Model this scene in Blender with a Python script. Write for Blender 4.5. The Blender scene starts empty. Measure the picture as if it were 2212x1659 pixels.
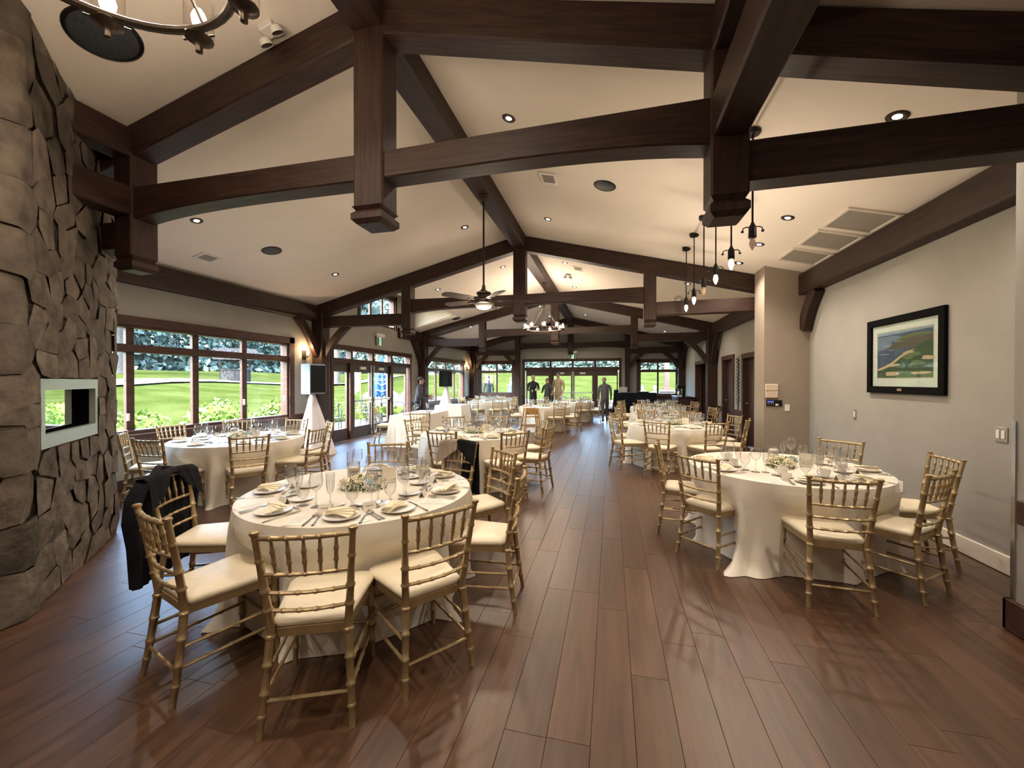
import bpy, bmesh, math, random
import numpy as np
from mathutils import Vector, Matrix
random.seed(7)
rng = np.random.default_rng(7)
SC = bpy.context.scene
COL = SC.collection
D2R = math.pi / 180

# ------------------------------------------------------------------ camera, sky, sun, exposure
cam = bpy.data.objects.new('camera', bpy.data.cameras.new('camera'))
COL.objects.link(cam)
cam.location = (0, 0, 1.5)
cam.rotation_euler = ((90 - 0.43) * D2R, 0, 13.85 * D2R)
cam.data.sensor_width = 36
cam.data.lens = 36 * 868 / 2212
cam.data.clip_start = 0.05
cam.data.clip_end = 600
SC.camera = cam
SC.view_settings.view_transform = 'Standard'
SC.view_settings.look = 'None'
SC.view_settings.gamma = 1
SC.view_settings.use_curve_mapping = False
SC.view_settings.exposure = 0.95
SC.cycles.use_denoising = True
SC.cycles.transparent_max_bounces = 32
SC.cycles.max_bounces = 8
SC.cycles.sample_clamp_indirect = 4
SC.cycles.caustics_reflective = False
SC.cycles.caustics_refractive = False

world = bpy.data.worlds.new('overcast_sky')
SC.world = world
world.use_nodes = True
wn = world.node_tree.nodes
wl = world.node_tree.links
SKY_STRENGTH = 3.3
sky = wn.new('ShaderNodeTexSky')
sky.sky_type = 'NISHITA'
sky.sun_disc = False
sky.sun_elevation = 48 * D2R
sky.sun_rotation = 200 * D2R
sky.air_density = 1.0
sky.dust_density = 3.0
sky.ozone_density = 1.2
bgn = wn['Background']
wl.new(sky.outputs[0], bgn.inputs[0])
bgn.inputs[1].default_value = SKY_STRENGTH

sun = bpy.data.objects.new('sun', bpy.data.lights.new('sun', 'SUN'))
COL.objects.link(sun)
sun.data.energy = 5
sun.data.angle = 6 * D2R
sun.data.color = (1, 0.95, 0.86)
sun.rotation_euler = (38 * D2R, 8 * D2R, 20 * D2R)

SPOT_W = 66
WARM = (1.0, 0.87, 0.74)

# ------------------------------------------------------------------ materials
MATS = {}
def mat(name, col, rough=0.5, metal=0.0, **k):
    m = bpy.data.materials.new(name)
    m.use_nodes = True
    nt = m.node_tree
    b = nt.nodes['Principled BSDF']
    b.inputs['Base Color'].default_value = (*col, 1)
    b.inputs['Roughness'].default_value = rough
    b.inputs['Metallic'].default_value = metal
    for a, v in k.items():
        b.inputs[a.replace('_', ' ')].default_value = v
    MATS[name] = m
    return m
def nd(m, t, **k):
    n = m.node_tree.nodes.new(t)
    for a, v in k.items():
        setattr(n, a, v)
    return n
def lk(m, a, b):
    m.node_tree.links.new(a, b)
def bs(m):
    return m.node_tree.nodes['Principled BSDF']
def noise_col(m, c0, c1, scale=8, detail=5, stretch=(1, 1, 1), coord='Object', bump=0, lo=.35, hi=.65, bscale=None):
    tc = nd(m, 'ShaderNodeTexCoord')
    mp = nd(m, 'ShaderNodeMapping')
    mp.inputs['Scale'].default_value = stretch
    lk(m, tc.outputs[coord], mp.inputs[0])
    nz = nd(m, 'ShaderNodeTexNoise')
    nz.inputs['Scale'].default_value = scale
    nz.inputs['Detail'].default_value = detail
    lk(m, mp.outputs[0], nz.inputs['Vector'])
    cr = nd(m, 'ShaderNodeValToRGB')
    cr.color_ramp.elements[0].position = lo
    cr.color_ramp.elements[1].position = hi
    cr.color_ramp.elements[0].color = (*c0, 1)
    cr.color_ramp.elements[1].color = (*c1, 1)
    lk(m, nz.outputs[0], cr.inputs[0])
    lk(m, cr.outputs[0], bs(m).inputs['Base Color'])
    if bump:
        n2 = nz
        if bscale:
            n2 = nd(m, 'ShaderNodeTexNoise')
            n2.inputs['Scale'].default_value = bscale
            n2.inputs['Detail'].default_value = 6
            lk(m, mp.outputs[0], n2.inputs['Vector'])
        bp = nd(m, 'ShaderNodeBump')
        bp.inputs['Strength'].default_value = bump
        bp.inputs['Distance'].default_value = 0.02
        lk(m, n2.outputs[0], bp.inputs['Height'])
        lk(m, bp.outputs[0], bs(m).inputs['Normal'])
    return cr
def emit(name, col, strength):
    m = mat(name, col)
    b = bs(m)
    b.inputs['Emission Color'].default_value = (*col, 1)
    b.inputs['Emission Strength'].default_value = strength
    return m

# painted plaster
m = mat('wall_paint', (.56, .52, .455), .85); noise_col(m, (.315, .298, .265), (.335, .317, .283), 3, 3, bump=.12, bscale=160)
m = mat('ceiling_paint', (.72, .64, .55), .9); noise_col(m, (.83, .755, .665), (.86, .785, .695), 2, 3, bump=.1, bscale=140)
m = mat('column_paint', (.48, .40, .31), .85); noise_col(m, (.285, .235, .182), (.305, .25, .195), 3, 3, bump=.1, bscale=150)
m = mat('cream_paint', (.74, .68, .58), .45); noise_col(m, (.72, .66, .56), (.76, .70, .60), 5, 3)
# dark stained timber, grain along the UV length
m = mat('timber', (.05, .024, .015), .55, Specular_IOR_Level=.35)
tc = nd(m, 'ShaderNodeTexCoord'); mp = nd(m, 'ShaderNodeMapping'); mp.inputs['Scale'].default_value = (1.6, 22, 1)
oi = nd(m, 'ShaderNodeObjectInfo'); ad = nd(m, 'ShaderNodeVectorMath', operation='ADD')
lk(m, tc.outputs['UV'], ad.inputs[0]); lk(m, oi.outputs['Random'], ad.inputs[1]); lk(m, ad.outputs[0], mp.inputs[0])
nz = nd(m, 'ShaderNodeTexNoise'); nz.inputs['Scale'].default_value = 2.2; nz.inputs['Detail'].default_value = 7; nz.inputs['Distortion'].default_value = .6
lk(m, mp.outputs[0], nz.inputs['Vector'])
cr = nd(m, 'ShaderNodeValToRGB'); e = cr.color_ramp.elements
e[0].position = .32; e[0].color = (.014, .0056, .0035, 1); e[1].position = .7; e[1].color = (.046, .0205, .0125, 1)
lk(m, nz.outputs[0], cr.inputs[0]); lk(m, cr.outputs[0], bs(m).inputs['Base Color'])
bp = nd(m, 'ShaderNodeBump'); bp.inputs['Strength'].default_value = .25; bp.inputs['Distance'].default_value = .004
lk(m, nz.outputs[0], bp.inputs['Height']); lk(m, bp.outputs[0], bs(m).inputs['Normal'])
m = mat('trim_wood', (.055, .026, .018), .5, Specular_IOR_Level=.3); noise_col(m, (.042, .019, .013), (.075, .035, .024), 6, 5, (1, 1, 6))
m = mat('door_wood', (.04, .02, .017), .4); noise_col(m, (.033, .016, .013), (.052, .027, .022), 5, 5, (4, 4, 1))
# floor boards
m = mat('floor_board', (.2, .12, .08), .38, Coat_Weight=.4, Coat_Roughness=.34, Specular_IOR_Level=.4)
tc = nd(m, 'ShaderNodeNewGeometry'); mp = nd(m, 'ShaderNodeMapping'); mp.inputs['Scale'].default_value = (16, 1.1, 1)
oi = nd(m, 'ShaderNodeObjectInfo'); geo = tc
sm = nd(m, 'ShaderNodeMath', operation='ADD'); fr = nd(m, 'ShaderNodeMath', operation='FRACT')
lk(m, oi.outputs['Random'], sm.inputs[0]); lk(m, geo.outputs['Random Per Island'], sm.inputs[1]); lk(m, sm.outputs[0], fr.inputs[0])
sc = nd(m, 'ShaderNodeVectorMath', operation='SCALE'); sc.inputs[0].default_value = (37, 53, 11); lk(m, fr.outputs[0], sc.inputs['Scale'])
ad = nd(m, 'ShaderNodeVectorMath', operation='ADD'); lk(m, tc.outputs['Position'], mp.inputs[0]); lk(m, mp.outputs[0], ad.inputs[0]); lk(m, sc.outputs[0], ad.inputs[1])
nz = nd(m, 'ShaderNodeTexNoise'); nz.inputs['Scale'].default_value = 1.5; nz.inputs['Detail'].default_value = 9; nz.inputs['Roughness'].default_value = .62; nz.inputs['Distortion'].default_value = .5
lk(m, ad.outputs[0], nz.inputs['Vector'])
cr = nd(m, 'ShaderNodeValToRGB'); e = cr.color_ramp.elements
e[0].position = .28; e[0].color = (.042, .0195, .0100, 1); e[1].position = .74; e[1].color = (.118, .056, .0275, 1)
lk(m, nz.outputs[0], cr.inputs[0])
hv = nd(m, 'ShaderNodeHueSaturation')
mr = nd(m, 'ShaderNodeMapRange'); mr.inputs['To Min'].default_value = .78; mr.inputs['To Max'].default_value = 1.14
lk(m, fr.outputs[0], mr.inputs['Value']); lk(m, mr.outputs[0], hv.inputs['Value']); lk(m, cr.outputs[0], hv.inputs['Color'])
lk(m, hv.outputs[0], bs(m).inputs['Base Color'])
mr2 = nd(m, 'ShaderNodeMapRange'); mr2.inputs['To Min'].default_value = .3; mr2.inputs['To Max'].default_value = .48
lk(m, nz.outputs[0], mr2.inputs['Value']); lk(m, mr2.outputs[0], bs(m).inputs['Roughness'])
bp = nd(m, 'ShaderNodeBump'); bp.inputs['Strength'].default_value = .18; bp.inputs['Distance'].default_value = .002
lk(m, nz.outputs[0], bp.inputs['Height']); lk(m, bp.outputs[0], bs(m).inputs['Normal'])
mat('joint_dark', (.05, .03, .02), .9)
# stone
m = mat('stone', (.22, .17, .125), .88)
cr = noise_col(m, (.060, .047, .035), (.175, .14, .107), 7, 9, bump=1.0, bscale=11, lo=.3, hi=.72)
hv = nd(m, 'ShaderNodeHueSaturation'); oi = nd(m, 'ShaderNodeObjectInfo'); mr = nd(m, 'ShaderNodeMapRange')
mr.inputs['To Min'].default_value = .7; mr.inputs['To Max'].default_value = 1.25
lk(m, oi.outputs['Random'], mr.inputs['Value']); lk(m, mr.outputs[0], hv.inputs['Value']); lk(m, cr.outputs[0], hv.inputs['Color']); lk(m, hv.outputs[0], bs(m).inputs['Base Color'])
m = mat('mortar', (.085, .066, .05), .95); noise_col(m, (.10, .077, .058), (.15, .118, .09), 20, 5, bump=.5)
# chair
m = mat('gold_paint', (.40, .29, .15), .36, .55); noise_col(m, (.36, .26, .13), (.44, .32, .17), 14, 4, (1, 1, .3))
m = mat('ivory_vinyl', (.76, .66, .48), .42); noise_col(m, (.73, .63, .45), (.79, .69, .51), 7, 4, bump=.12, bscale=26)
m = mat('satin_cloth', (.77, .70, .58), .42, Sheen_Weight=.25); noise_col(m, (.75, .68, .56), (.79, .72, .60), 3, 4, bump=.25, bscale=11)
m = mat('napkin_cloth', (.80, .70, .49), .7, Sheen_Weight=.3); noise_col(m, (.78, .68, .47), (.82, .72, .51), 20, 4, bump=.15, bscale=260)
m = mat('scrim', (.80, .78, .82), .6); noise_col(m, (.78, .76, .80), (.83, .81, .85), 5, 3)
mat('porcelain', (.80, .76, .70), .15)
mat('cutlery', (.75, .72, .66), .18, 1)
m = mat('card', (.74, .68, .56), .7); noise_col(m, (.73, .67, .55), (.755, .695, .575), 30, 3)
mat('menu_paper', (.79, .74, .64), .65)
mat('ink', (.12, .10, .085), .7)
mat('ink_blue', (.30, .36, .42), .7)
mat('wax', (.80, .74, .64), .45, Subsurface_Weight=.2)
mat('rose_white', (.82, .75, .60), .6)
mat('rose_blue', (.62, .75, .80), .6)
m = mat('blossom', (.80, .73, .52), .7); noise_col(m, (.70, .60, .34), (.85, .80, .66), 60, 2)
m = mat('leaf_dark', (.07, .13, .045), .6); noise_col(m, (.04, .09, .025), (.11, .19, .06), 40, 2)
def glass(name, tint, base, edge, rough=.02):
    m = mat(name, tint, .02)
    nt = m.node_tree
    nt.nodes.remove(bs(m))
    tr = nd(m, 'ShaderNodeBsdfTransparent'); tr.inputs[0].default_value = (*tint, 1)
    gl = nd(m, 'ShaderNodeBsdfGlossy'); gl.inputs['Roughness'].default_value = rough
    lw = nd(m, 'ShaderNodeLayerWeight'); lw.inputs[0].default_value = .5
    pw = nd(m, 'ShaderNodeMath', operation='POWER'); pw.inputs[1].default_value = 4
    lk(m, lw.outputs['Facing'], pw.inputs[0])
    mr = nd(m, 'ShaderNodeMapRange'); mr.inputs['To Min'].default_value = base; mr.inputs['To Max'].default_value = edge
    lk(m, pw.outputs[0], mr.inputs['Value'])
    mx = nd(m, 'ShaderNodeMixShader')
    lk(m, mr.outputs[0], mx.inputs[0]); lk(m, tr.outputs[0], mx.inputs[1]); lk(m, gl.outputs[0], mx.inputs[2])
    lk(m, mx.outputs[0], nt.nodes['Material Output'].inputs[0])
    return m
glass('window_glass', (.93, .97, .96), .035, .5)
m = glass('crystal', (.98, .98, .97), .14, .95)
nt = m.node_tree; trn = [n for n in nt.nodes if n.type == 'BSDF_TRANSPARENT'][0]; lwn = [n for n in nt.nodes if n.type == 'LAYER_WEIGHT'][0]
cr = nd(m, 'ShaderNodeValToRGB'); cr.color_ramp.elements[0].position = .45; cr.color_ramp.elements[0].color = (.97, .97, .97, 1); cr.color_ramp.elements[1].position = 1; cr.color_ramp.elements[1].color = (.62, .62, .64, 1)
lk(m, lwn.outputs['Facing'], cr.inputs[0]); lk(m, cr.outputs[0], trn.inputs[0])
pwn = [n for n in nt.nodes if n.type == 'MATH'][0]; pwn.inputs[1].default_value = 2.2
glass('shade_glass', (.97, .95, .92), .06, .5)
glass('frosted', (.88, .87, .85), .25, .5, .5)
glass('screen_glass', (.02, .02, .02), .5, .95, .01)
mat('mirror_glass', (.62, .64, .62), .02, 1)
mat('black_gloss', (.006, .006, .007), .03, Specular_IOR_Level=1.0, IOR=2.2)
mat('black_metal', (.012, .011, .011), .4, .5)
mat('soot_black', (.006, .006, .006), .9, Specular_IOR_Level=.05)
mat('bronze', (.06, .045, .035), .35, .8)
mat('steel', (.55, .54, .52), .3, 1)
mat('brushed_steel', (.50, .55, .52), .38, .9)
m = mat('black_cloth', (.007, .007, .01), .9, Specular_IOR_Level=.2); noise_col(m, (.005, .005, .007), (.010, .010, .014), 9, 4, bump=.2, bscale=14)
m = mat('beige_cloth', (.30, .235, .19), .85); noise_col(m, (.27, .21, .17), (.33, .26, .21), 9, 4, bump=.2, bscale=14)
m = mat('speaker_grey', (.26, .30, .37), .5); noise_col(m, (.22, .26, .33), (.31, .35, .42), 60, 3)
m = mat('speaker_grille', (.02, .022, .026), .85, Specular_IOR_Level=.15); noise_col(m, (.006, .007, .008), (.022, .024, .027), 260, 2, coord='Object')
m = mat('ceiling_grille', (.035, .04, .045), .6); noise_col(m, (.02, .024, .028), (.06, .066, .072), 220, 2)
mat('white_plastic', (.75, .72, .66), .45)
mat('beige_plastic', (.62, .50, .38), .5)
mat('fan_blade', (.035, .026, .021), .4)
mat('filter_mesh', (.30, .27, .235), .8)
mat('exit_green', (0, .24, .12), .5)
emit('exit_white', (.85, .95, .9), .35)
emit('lamp_disc', (1, .9, .72), 14)
emit('bulb_glow', (1, .62, .25), 22)
emit('bulb_soft', (1, .80, .55), 9)
mat('bulb_off', (.55, .40, .28), .1, Alpha=.6)
m = mat('oak', (.48, .26, .09), .45); noise_col(m, (.40, .205, .065), (.55, .31, .115), 6, 5, (6, 6, 1))
# outdoors
m = mat('lawn', (0.092, 0.156, 0.032), .9)
cr = noise_col(m, (0.0195, 0.0275, 0.0055), (0.0345, 0.0415, 0.0125), .55, 8, coord='Object', bump=.4, bscale=9)
m = mat('grass_blade', (0.101, 0.184, 0.032), .7); noise_col(m, (0.064, 0.138, 0.018), (0.156, 0.230, 0.046), 3, 3)
m = mat('path_gravel', (0.285, 0.262, 0.230), .9); noise_col(m, (0.1063, 0.0966, 0.0848), (0.1315, 0.1218, 0.1084), 6, 4)
m = mat('flagstone', (0.230, 0.216, 0.198), .85); noise_col(m, (0.0811, 0.0752, 0.0697), (0.1121, 0.1063, 0.0966), 3, 5, bump=.2)
m = mat('conifer', (0.023, 0.046, 0.032), .8); noise_col(m, (0.030, 0.048, 0.046), (0.075, 0.105, 0.095), .8, 3)  # bluish haze over the far trees is put into the leaf colour
m = mat('bush_leaf', (0.083, 0.166, 0.028), .6); noise_col(m, (0.041, 0.115, 0.014), (0.175, 0.239, 0.046), 2.5, 3)
m = mat('yellow_leaf', (0.221, 0.230, 0.037), .6); noise_col(m, (0.115, 0.184, 0.023), (0.285, 0.267, 0.046), 6, 3)
m = mat('bark', (0.101, 0.087, 0.074), .9); noise_col(m, (0.0330, 0.0281, 0.0242), (0.0836, 0.0732, 0.0633), 7, 7, (4, 4, .7), bump=.8)
m = mat('boulder', (0.193, 0.179, 0.161), .9); noise_col(m, (0.0690, 0.0645, 0.0575), (0.1265, 0.1195, 0.1080), 3, 6, bump=.6)
mat('umbrella_blue', (0, .032, .125), .8)
mat('cloth_white', (.20, .205, .22), .8)
mat('orange_pole', (0.345, 0.147, 0.023), .5)
mat('patio_metal', (0.023, 0.030, 0.032), .45, .5)
m = mat('shingle_wood', (.08, .08, .08), .9, Specular_IOR_Level=0); noise_col(m, (.016, .016, .017), (.036, .036, .037), 5, 4)
m = mat('porch_wood', (0.156, 0.078, 0.055), .7); noise_col(m, (0.0387, 0.0192, 0.0138), (0.0552, 0.0291, 0.0207), 4, 4, (5, 5, 1))
for q in ('lawn', 'grass_blade', 'path_gravel', 'flagstone', 'conifer', 'bush_leaf', 'yellow_leaf', 'bark', 'boulder'):
    bs(MATS[q]).inputs['Specular IOR Level'].default_value = 0.0 if q in ('lawn', 'conifer') else .15
# people
mat('skin', (.55, .33, .23), .5)
mat('skin_dark', (.33, .18, .12), .5)
mat('hair_black', (.012, .010, .010), .5)
mat('hair_grey', (.30, .29, .28), .6)
mat('hair_brown', (.10, .06, .035), .55)
mat('suit_grey', (.085, .08, .095), .8)
mat('suit_navy', (.02, .022, .032), .8)
mat('shirt_plum', (.035, .028, .045), .55)
mat('blazer_tan', (.42, .31, .20), .8)
mat('jacket_olive', (.05, .055, .045), .8)
mat('trouser_black', (.012, .012, .014), .8)
mat('trouser_khaki', (.30, .23, .16), .8)
mat('shoe_black', (.01, .009, .009), .35)
mat('eye_dark', (.01, .01, .01), .2)
mat('denim', (.16, .22, .32), .8)

# ------------------------------------------------------------------ mesh helpers
class MB:
    def __init__(s):
        s.v = []; s.f = []; s.m = []; s.uv = None; s.mi = 0
    def add(s, vs, fs):
        o = len(s.v)
        s.v.extend([tuple(p) for p in vs])
        for q in fs:
            s.f.append(tuple(i + o for i in q)); s.m.append(s.mi)
            if s.uv is not None: s.uv += [(s.v[i + o][2], s.v[i + o][0] + s.v[i + o][1]) for i in q]
        return s
    def box(s, x0, x1, y0, y1, z0, z1):
        if x0 > x1: x0, x1 = x1, x0
        if y0 > y1: y0, y1 = y1, y0
        if z0 > z1: z0, z1 = z1, z0
        return s.add([(x0, y0, z0), (x1, y0, z0), (x1, y1, z0), (x0, y1, z0), (x0, y0, z1), (x1, y0, z1), (x1, y1, z1), (x0, y1, z1)],
                     [(0, 3, 2, 1), (4, 5, 6, 7), (0, 1, 5, 4), (1, 2, 6, 5), (2, 3, 7, 6), (3, 0, 4, 7)])
    def cbox(s, x0, x1, y0, y1, z0, z1, c=.006):      # box with chamfered edges
        bm = bmesh.new()
        bmesh.ops.create_cube(bm, size=1)
        for v in bm.verts:
            v.co = Vector(((x0 + x1) / 2 + v.co.x * (x1 - x0), (y0 + y1) / 2 + v.co.y * (y1 - y0), (z0 + z1) / 2 + v.co.z * (z1 - z0)))
        bmesh.ops.bevel(bm, geom=bm.edges[:], offset=c, segments=1, affect='EDGES')
        return s.bm(bm)
    def bm(s, bm, free=True):
        bm.verts.ensure_lookup_table(); bm.verts.index_update()
        s.add([v.co[:] for v in bm.verts], [[v.index for v in f.verts] for f in bm.faces])
        if free: bm.free()
        return s
    def tube(s, pts, rad, n=8, cap=True, flat=1.0, closed=False):
        pts = [Vector(p) for p in pts]
        k = len(pts)
        if not hasattr(rad, '__len__'): rad = [rad] * k
        vs = []; fs = []
        ref = None
        for i, p in enumerate(pts):
            if closed: t = pts[(i + 1) % k] - pts[i - 1]
            else: t = pts[min(i + 1, k - 1)] - pts[max(i - 1, 0)]
            if t.length < 1e-9: t = Vector((0, 0, 1))
            t.normalize()
            if ref is None:
                ref = Vector((0, 0, 1)) if abs(t.z) < .9 else Vector((1, 0, 0))
            a = ref - t * ref.dot(t)
            if a.length < 1e-6: a = t.orthogonal()
            a.normalize(); b = t.cross(a); ref = a
            for j in range(n):
                w = 2 * math.pi * (j + .5) / n
                vs.append(p + a * (rad[i] * math.cos(w) * flat) + b * (rad[i] * math.sin(w)))
        for i in range(k if closed else k - 1):
            i2 = (i + 1) % k
            for j in range(n):
                j2 = (j + 1) % n
                fs.append((i * n + j, i * n + j2, i2 * n + j2, i2 * n + j))
        if cap and not closed:
            fs.append(tuple(range(n - 1, -1, -1)))
            fs.append(tuple((k - 1) * n + j for j in range(n)))
        return s.add(vs, fs)
    def lathe(s, prof, n=16, c=(0, 0, 0), M=None):
        vs = []; fs = []; idx = []
        for r, z in prof:
            if r < 1e-6:
                idx.append([len(vs)] * n); vs.append(Vector((0, 0, z)))
            else:
                idx.append(list(range(len(vs), len(vs) + n)))
                for j in range(n):
                    w = 2 * math.pi * j / n
                    vs.append(Vector((r * math.cos(w), r * math.sin(w), z)))
        for i in range(len(prof) - 1):
            A, B = idx[i], idx[i + 1]
            for j in range(n):
                j2 = (j + 1) % n
                q = []
                for w in (A[j], A[j2], B[j2], B[j]):
                    if w not in q: q.append(w)
                if len(q) > 2: fs.append(tuple(q))
        c = Vector(c)
        vs = [(M @ v if M else v) + c for v in vs]
        return s.add(vs, fs)
    def prism(s, poly, h, M=None, z0=0):
        n = len(poly)
        vs = [Vector((x, y, z0)) for x, y in poly] + [Vector((x, y, z0 + h)) for x, y in poly]
        if M: vs = [M @ v for v in vs]
        return s.add(vs, [tuple(range(n - 1, -1, -1)), tuple(range(n, 2 * n))] + [(i, (i + 1) % n, n + (i + 1) % n, n + i) for i in range(n)])
    def sweep(s, pts, w, h, side, c=.012, hs=None):
        """rectangular timber with chamfered arrises swept along pts; side = unit vector of the width; writes UVs along the length"""
        pts = [Vector(p) for p in pts]; side = Vector(side).normalized()
        if s.uv is None: s.uv = []
        o = len(s.v); k = len(pts); L = 0
        ring = []
        for i, p in enumerate(pts):
            t = (pts[min(i + 1, k - 1)] - pts[max(i - 1, 0)]).normalized()
            up = t.cross(side).normalized()
            if up.z < 0 and abs(up.z) > 1e-3: up = -up
            hh = hs[i] if hs else h
            a, b = w / 2, hh / 2
            prof = [(-a + c, -b), (a - c, -b), (a, -b + c), (a, b - c), (a - c, b), (-a + c, b), (-a, b - c), (-a, -b + c)]
            for x, y in prof: s.v.append(tuple(p + side * x + up * y))
            if i: L += (pts[i] - pts[i - 1]).length
            ring.append(L)
        us = [0, w - 2 * c, w - c, w + h - c, w + h, 2 * w + h, 2 * w + h + c, 2 * w + 2 * h - c, 2 * w + 2 * h]
        for i in range(k - 1):
            for j in range(8):
                j2 = (j + 1) % 8
                s.f.append((o + i * 8 + j, o + i * 8 + j2, o + i * 8 + 8 + j2, o + i * 8 + 8 + j)); s.m.append(s.mi)
                s.uv += [(ring[i], us[j]), (ring[i], us[j + 1]), (ring[i + 1], us[j + 1]), (ring[i + 1], us[j])]
        s.f.append(tuple(o + j for j in range(7, -1, -1))); s.m.append(s.mi)
        s.f.append(tuple(o + (k - 1) * 8 + j for j in range(8))); s.m.append(s.mi)
        s.uv += [(j * .05, .3) for j in range(16)]
        return s
    def xf(s, M):
        s.v = [tuple(M @ Vector(p)) for p in s.v]
        return s
    def mesh(s, name, mats, smooth=35, off=None):
        me = bpy.data.meshes.new(name)
        vs = s.v if off is None else [(x - off[0], y - off[1], z - off[2]) for x, y, z in s.v]
        me.from_pydata(vs, [], s.f)
        if isinstance(mats, str): mats = [mats]
        for q in mats: me.materials.append(MATS[q])
        if len(mats) > 1: me.polygons.foreach_set('material_index', s.m)
        if s.uv and len(s.uv) == len(me.loops):
            u = me.uv_layers.new(name='UVMap')
            u.data.foreach_set('uv', [c for q in s.uv for c in q])
        if smooth:
            me.polygons.foreach_set('use_smooth', [True] * len(me.polygons))
            me.set_sharp_from_angle(angle=smooth * D2R)
        me.update()
        return me

def tag(o, label=None, cat=None, group=None, kind=None):
    if label: o['label'] = label
    if cat: o['category'] = cat
    if group: o['group'] = group
    if kind: o['kind'] = kind
    return o
def link(name, data, parent=None, loc=(0, 0, 0), rz=0):
    o = bpy.data.objects.new(name, data)
    COL.objects.link(o)
    o.location = loc
    if rz: o.rotation_euler = (0, 0, rz)
    if parent: o.parent = parent
    return o
def empty(name, loc=(0, 0, 0), rz=0, label=None, cat=None, group=None, kind=None):
    return tag(link(name, None, None, loc, rz), label, cat, group, kind)
def part(name, mb, mt, parent, smooth=35, world=False):
    """a part: mesh given in its parent's own coordinates, or in world coordinates with world=True (unrotated roots only)"""
    off = None
    if world:
        off = Vector(parent.location)
        if parent.parent: off = off + Vector(parent.parent.location)
    return link(name, mb.mesh(name, mt, smooth, off), parent)
def single(name, mb, mt, label, cat, loc=(0, 0, 0), rz=0, group=None, smooth=35):
    return tag(link(name, mb.mesh(name, mt, smooth), None, loc, rz), label, cat, group)
def struct(name, mb, mt, smooth=35):
    return tag(link(name, mb.mesh(name, mt, smooth)), kind='structure')
def inst(spec, name, label, cat, loc, rz=0, group=None):
    """spec = list of (part name, mesh, parent part index or None); parts share mesh data between instances"""
    if len(spec) == 1:
        return tag(link(name, spec[0][1], None, loc, rz), label, cat, group)
    r = empty(name, loc, rz, label, cat, group)
    made = []
    for pn, me, pi in spec:
        made.append(link(pn, me, r if pi is None else made[pi]))
    return r
def ceil_z(x):
    return 4.34 - .25 * abs(x + 1.735)
def leaf_cloud(n, center, radii, size, hollow=.45, flat=.5, seed=1, zmin=None):
    """n small quads scattered through an ellipsoid shell"""
    g = np.random.default_rng(seed)
    d = g.normal(size=(n, 3)); d /= np.linalg.norm(d, axis=1)[:, None]
    r = (hollow + (1 - hollow) * g.random(n) ** .6)[:, None]
    p = d * r * np.array(radii) + np.array(center)
    if zmin is not None: p[:, 2] = np.maximum(p[:, 2], zmin)
    a = g.normal(size=(n, 3)); a /= np.linalg.norm(a, axis=1)[:, None]
    b = np.cross(a, d + g.normal(size=(n, 3)) * .4); b /= np.maximum(np.linalg.norm(b, axis=1), 1e-6)[:, None]
    s = size * (.6 + .8 * g.random(n))[:, None]
    v = np.stack([p - a * s, p + b * s * flat, p + a * s, p - b * s * flat], 1).reshape(-1, 3)
    mb = MB()
    mb.v = [tuple(x) for x in v.tolist()]
    mb.f = [(4 * i, 4 * i + 1, 4 * i + 2, 4 * i + 3) for i in range(n)]
    mb.m = [0] * n
    return mb
def text_mb(txt, size, M, extrude=.0006, align='CENTER'):
    cu = bpy.data.curves.new('lettering', 'FONT')
    cu.body = txt; cu.size = size; cu.extrude = extrude; cu.align_x = align; cu.align_y = 'CENTER'; cu.resolution_u = 2
    ob = bpy.data.objects.new('lettering', cu)
    COL.objects.link(ob)
    dg = bpy.context.evaluated_depsgraph_get()
    me = bpy.data.meshes.new_from_object(ob.evaluated_get(dg))
    mb = MB()
    mb.add([M @ v.co for v in me.vertices], [tuple(p.vertices) for p in me.polygons])
    bpy.data.objects.remove(ob); bpy.data.meshes.remove(me)
    return mb
def axes(o, x, y):
    """matrix with origin o, local x and y axes, z = x cross y"""
    x = Vector(x).normalized(); y = Vector(y).normalized(); z = x.cross(y)
    M = Matrix.Identity(4)
    for i, a in enumerate((x, y, z)):
        for j in range(3): M[j][i] = a[j]
    for j in range(3): M[j][3] = o[j]
    return M
# ------------------------------------------------------------------ room shell
XL, XR, YE, YB, RX = -6.45, 2.98, 18.1, -3.0, -1.735
def wpt(wall, a, o, z):
    if wall == 'left': return (XL + o, a, z)
    if wall == 'end': return (a, YE - o, z)
    if wall == 'right': return (XR - o, a, z)
    if wall == 'pier': return (2.35 - o, a, z)
    return (a, YB + o, z)
def wbox(mb, wall, a0, a1, o0, o1, z0, z1, c=0):
    p, q = wpt(wall, a0, o0, z0), wpt(wall, a1, o1, z1)
    b = (min(p[0], q[0]), max(p[0], q[0]), min(p[1], q[1]), max(p[1], q[1]), z0, z1)
    return mb.cbox(*b, c) if c else mb.box(*b)
def wall_cells(wall, a0, a1, z0, z1, holes, t=.2, extra=()):
    mb = MB()
    A = sorted({a0, a1, *[h[0] for h in holes], *[h[1] for h in holes]})
    Z = sorted({z0, z1, *[h[2] for h in holes], *[h[3] for h in holes]})
    for i in range(len(A) - 1):
        for j in range(len(Z) - 1):
            ca, cz = (A[i] + A[i + 1]) / 2, (Z[j] + Z[j + 1]) / 2
            if any(h[0] < ca < h[1] and h[2] < cz < h[3] for h in holes): continue
            wbox(mb, wall, A[i], A[i + 1], -t, 0, Z[j], Z[j + 1])
    for e in extra: wbox(mb, wall, *e)
    return mb
floor = struct('floor', MB().box(XL - .2, XR + 1.6, YB, YE + .2, -.12, -.013), 'joint_dark')
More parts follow.
